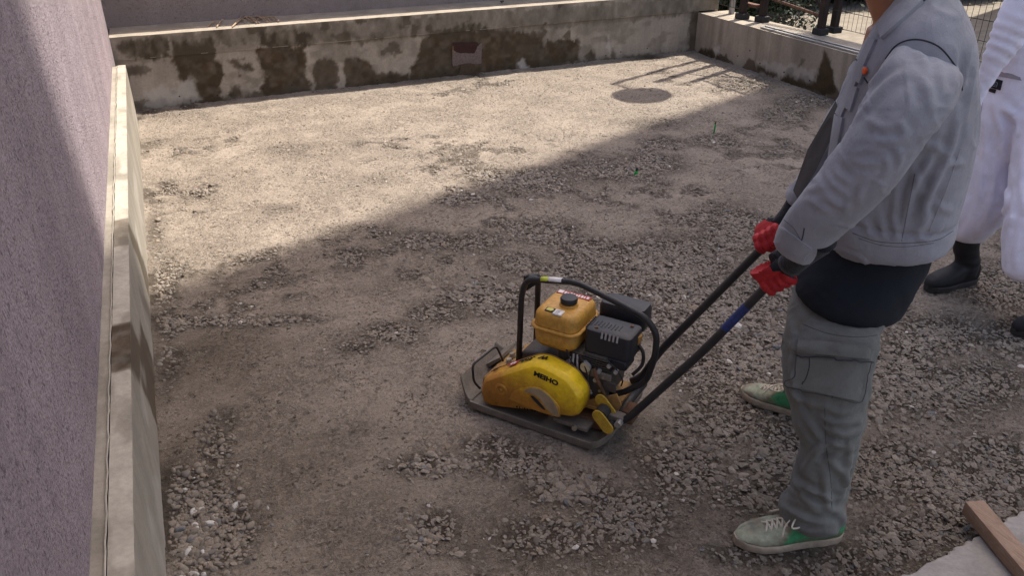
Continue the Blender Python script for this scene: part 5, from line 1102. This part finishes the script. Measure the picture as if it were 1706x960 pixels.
# ------------------------------------------------------------------ second person in white
V2 = np.array([.83, .56, 0]); V2 /= np.linalg.norm(V2)
w2_ = empty('person', (3.33, 2.2, 0), label='person in lilac white work clothes and black boots at the right edge', cat='person')
tr = MB(); PR = lambda rows, k=3, p=2.2: prings(resamp(rows, k), 0, 30, p, V2)
tr.rings(PR([(1592, 397, 1640, 402, 3.92, .055), (1580, 388, 1668, 376, 3.92, .10), (1588, 362, 1690, 350, 3.92, .125), (1600, 320, 1694, 318, 3.92, .125), (1612, 270, 1690, 280, 3.93, .12), (1622, 215, 1712, 240, 3.95, .13), (1630, 170, 1735, 190, 3.97, .14), (1638, 135, 1750, 140, 4.0, .15)]))
tr.rings(PR([(1690, 460, 1745, 468, 3.62, .06), (1670, 447, 1770, 452, 3.62, .11), (1668, 420, 1776, 425, 3.64, .13), (1672, 350, 1780, 350, 3.70, .14), (1682, 280, 1785, 280, 3.78, .14), (1688, 215, 1785, 215, 3.86, .15), (1690, 165, 1775, 165, 3.95, .15)]))
tr.rings(PR([(1634, 170, 1775, 178, 3.98, .165), (1642, 128, 1768, 126, 3.99, .16), (1652, 105, 1760, 100, 3.99, .15)]))
tm2 = fuse(tr, .011, 5); V = get_v(tm2); n_ = get_n(tm2); w_ = fbm(V*np.array([7, 7, 3])+3*fbm(V*3, 2, 3)[:, None], 3, 91); d_ = .004*(1-np.abs(w_-.5)*6).clip(-1, 1)
set_v(tm2, V+n_*d_[:, None])
pinch(tm2, (.8, -.6, .25), 4.5, 1.5, .0060, 601, .035)
folds(tm2, [(.008, .014, q) for q in [[(1652, 165), (1668, 215), (1672, 270)], [(1690, 190), (1696, 215), (1690, 235)], [(1640, 190), (1640, 260), (1630, 330)], [(1612, 330), (1600, 360), (1590, 378)], [(1650, 250), (1655, 310), (1640, 370)], [(1672, 300), (1676, 340), (1660, 368)], [(1690, 300), (1684, 370), (1676, 430)], [(1704, 250), (1700, 300), (1704, 350)], [(1700, 370), (1692, 410), (1690, 445)], [(1660, 170), (1684, 190), (1706, 200)]]])
bv3 = BVHTree.FromPolygons([tuple(v) for v in get_v(tm2)], [tuple(p.vertices) for p in tm2.polygons])
wt = link('trousers', tm2, M['white_cloth'], w2_, True, True)
st_ = MB(); st_.rings(PR([(1650, 122, 1762, 122, 3.99, .158), (1656, 80, 1768, 80, 3.99, .16), (1672, 20, 1785, 20, 3.99, .165), (1690, -50, 1800, -50, 3.99, .17), (1700, -110, 1812, -110, 3.99, .17), (1715, -150, 1805, -150, 3.99, .13), (1735, -172, 1790, -172, 3.99, .07)]))
st_.rings(PR([(1722, -130, 1790, -110, 3.84, .075), (1702, -70, 1768, -50, 3.80, .07), (1680, -15, 1745, 15, 3.76, .062), (1662, 25, 1718, 52, 3.74, .056), (1645, 70, 1690, 92, 3.73, .046), (1634, 108, 1664, 124, 3.73, .038), (1622, 142, 1646, 154, 3.73, .034), (1608, 175, 1630, 186, 3.73, .032)], 4))
st_.rings(PR([(1745, -120, 1800, -100, 4.14, .07), (1740, -40, 1795, -20, 4.2, .06), (1735, 60, 1780, 70, 4.2, .045), (1722, 120, 1755, 126, 4.16, .035)], 3))
sm3 = fuse(st_, .010, 4); V = get_v(sm3); n_ = get_n(sm3); w_ = fbm(V*np.array([9, 9, 18])+3*fbm(V*5, 2, 3)[:, None], 3, 55); armm = smooth(-(V@V2), -3.88, -3.80)
d_ = .003*(1-np.abs(w_-.5)*6).clip(-1, 1)+armm*.004*np.sin(V[:, 2]*150+V[:, 0]*60+6*fbm(V*8, 2, 5))*np.exp(-((V[:, 2]-1.12)/.09)**2); set_v(sm3, V+n_*d_[:, None]); link('shirt', sm3, M['white_cloth'], w2_, True, True)
surf_patch('belt', [(1652, 112), (1700, 122), (1702, 134), (1650, 124)], m_plain('belt_webbing', (.30, .27, .30), .9), .004, 10, 3, bv3, wt)
pt_ = surf_patch('logo_patch', [(1650, 128), (1671, 134), (1667, 150), (1646, 144)], m_plain('patch_black', (.012, .012, .018), .8), .003, 5, 5, bv3, wt)
surf_patch('logo_tab', [(1648, 146), (1660, 149), (1658, 155), (1649, 152)], m_plain('tab_black', (.02, .012, .016), .8), .003, 4, 3, bv3, wt)
surf_line('logo_mark', [(1653, 134), (1655, 141), (1660, 143), (1660, 136), (1664, 138), (1662, 145)], .0016, m_plain('patch_grey', (.16, .16, .20), .7), bv3, .0075, wt, 5)
surf_line('pocket_seam', [(1640, 150), (1634, 190), (1632, 210)], .0016, m_plain('lilac_seam', (.36, .32, .40), .9), bv3, 0, wt)
def boot(heel, toe, top, s_lab=None):
    heel = np.array([*heel, 0.]); toe = np.array([*toe, 0.]); f = toe-heel; L_ = np.linalg.norm(f); f /= L_; l2 = np.array([-f[1], f[0], 0]); up = np.array([0, 0, 1.]); mb_ = MB(); rs_ = []
    for t, w_, h2 in [(0, .022, .07), (.06, .034, .10), (.2, .038, .12), (.38, .040, .115), (.55, .046, .085), (.72, .050, .068), (.88, .042, .058), (.97, .026, .042), (1., .010, .028)]:
        c_ = heel+f*t*L_+up*(.012+h2/2); rs_.append(ell(c_, l2*w_, up*(h2/2), 20, 2.6))
    mb_.rings(rs_); sh_ = [heel+f*.075+up*.05, heel+f*.075+up*.12, np.array(top)*.5+(heel+f*.075)*.5+up*0.03, np.array(top)]
    mb_.tube(curve_pts(sh_, 3), list(np.interp(np.linspace(0, 1, 10), [0, .4, 1], [.050, .050, .056])), 18)
    m3 = fuse(mb_, .006, 4); V_ = get_v(m3); N3 = get_n(m3); set_v(m3, V_+N3*(.0025*np.sin(V_[:, 2]*140+6*fbm(V_*10, 2, 3))*np.exp(-((V_[:, 2]-.13)/.05)**2))[:, None])
    e = link('boot', m3, M['boot'], w2_, True, True)
    tt_ = np.linspace(0, 1, 20); wd_ = np.interp(tt_, [0, .06, .2, .4, .7, .9, 1], [.012, .034, .040, .040, .053, .040, .010])
    def sec(z_, k_): return [heel+f*t*L_+l2*w_*k_+up*z_ for t, w_ in zip(tt_, wd_)]+[heel+f*t*L_-l2*w_*k_+up*z_ for t, w_ in zip(tt_[::-1], wd_[::-1])]
    MB().rings([sec(.002, 1.02), sec(.022, 1.05), sec(.026, 1.0)]).build('sole', M['rubber'], e, world=True)
b1h = at_z(1622, 468)[:2]; b1t = at_z(1541, 484)[:2]; d_ = b1t-b1h; b1h = b1t-d_/np.linalg.norm(d_)*.29
boot(b1h, b1t, at_plane(1612, 385, V2, 3.92)); t2_ = at_z(1684, 556)[:2]; boot(t2_+np.array([.27, -.10]), t2_, at_plane(1722, 452, V2, 3.62))
bd = MB(); f2_ = np.array([-.95, .3, 0.]); hc2 = at_plane(1735, -262, V2, 3.96); head(bd, hc2, f2_); nk = at_plane(1762, -165, V2, 3.99); bd.tube([nk-np.array([0, 0, .08]), nk, hc2-np.array([0, 0, .08])], [.075, .060, .056], 14)
hp = at_plane(1620, 180, V2, 3.73)
bd.tube([nk-np.array([0, 0, .05]), at_plane(1756, -95, V2, 3.85), at_plane(1700, 10, V2, 3.76), hp], [.06, .05, .038, .024], 12)
for k in range(4): bd.tube([hp+np.array([-.01, .0, -.02])+f2_*(.01*k-.012), hp+f2_*(.012*k-.02)+np.array([0, 0, -.085]), hp+f2_*(.012*k-.0)+np.array([0, 0, -.13-.01*(k in (1, 2))])], [.012, .011, .008], 8)
bd.tube([hp, hp-np.array([0, 0, .07])], [.026, .032], 10); bd.tube([hp-np.array([0, 0, .02])+f2_*.02, hp-np.array([0, 0, .07])+f2_*.045, hp-np.array([0, 0, .10])+f2_*.045], [.013, .011, .008], 8)
h2_ = at_plane(1738, 125, V2, 4.16); bd.tube([nk-np.array([0, 0, .05]), at_plane(1770, -90, V2, 4.15), at_plane(1765, 20, V2, 4.2), h2_, h2_-np.array([0, 0, .10])], [.06, .05, .038, .026, .03], 12)
link('body', fuse(bd, .006, 3), M['skin'], w2_, True, True)
hr = MB(); l_ = np.array([-f2_[1], f2_[0], 0]); up = np.array([0, 0, 1.])
hr.rings([ell(hc2+f2_*a+up*z_, f2_*ry, l_*rx, 20) for z_, a, ry, rx in [(-.05, -.055, .045, .070), (.0, -.035, .070, .080), (.04, -.018, .092, .084), (.075, -.010, .098, .080), (.105, -.008, .082, .064), (.128, -.008, .044, .036)]])
link('hair', fuse(hr, .006, 3), M['hair'], w2_, True, True)
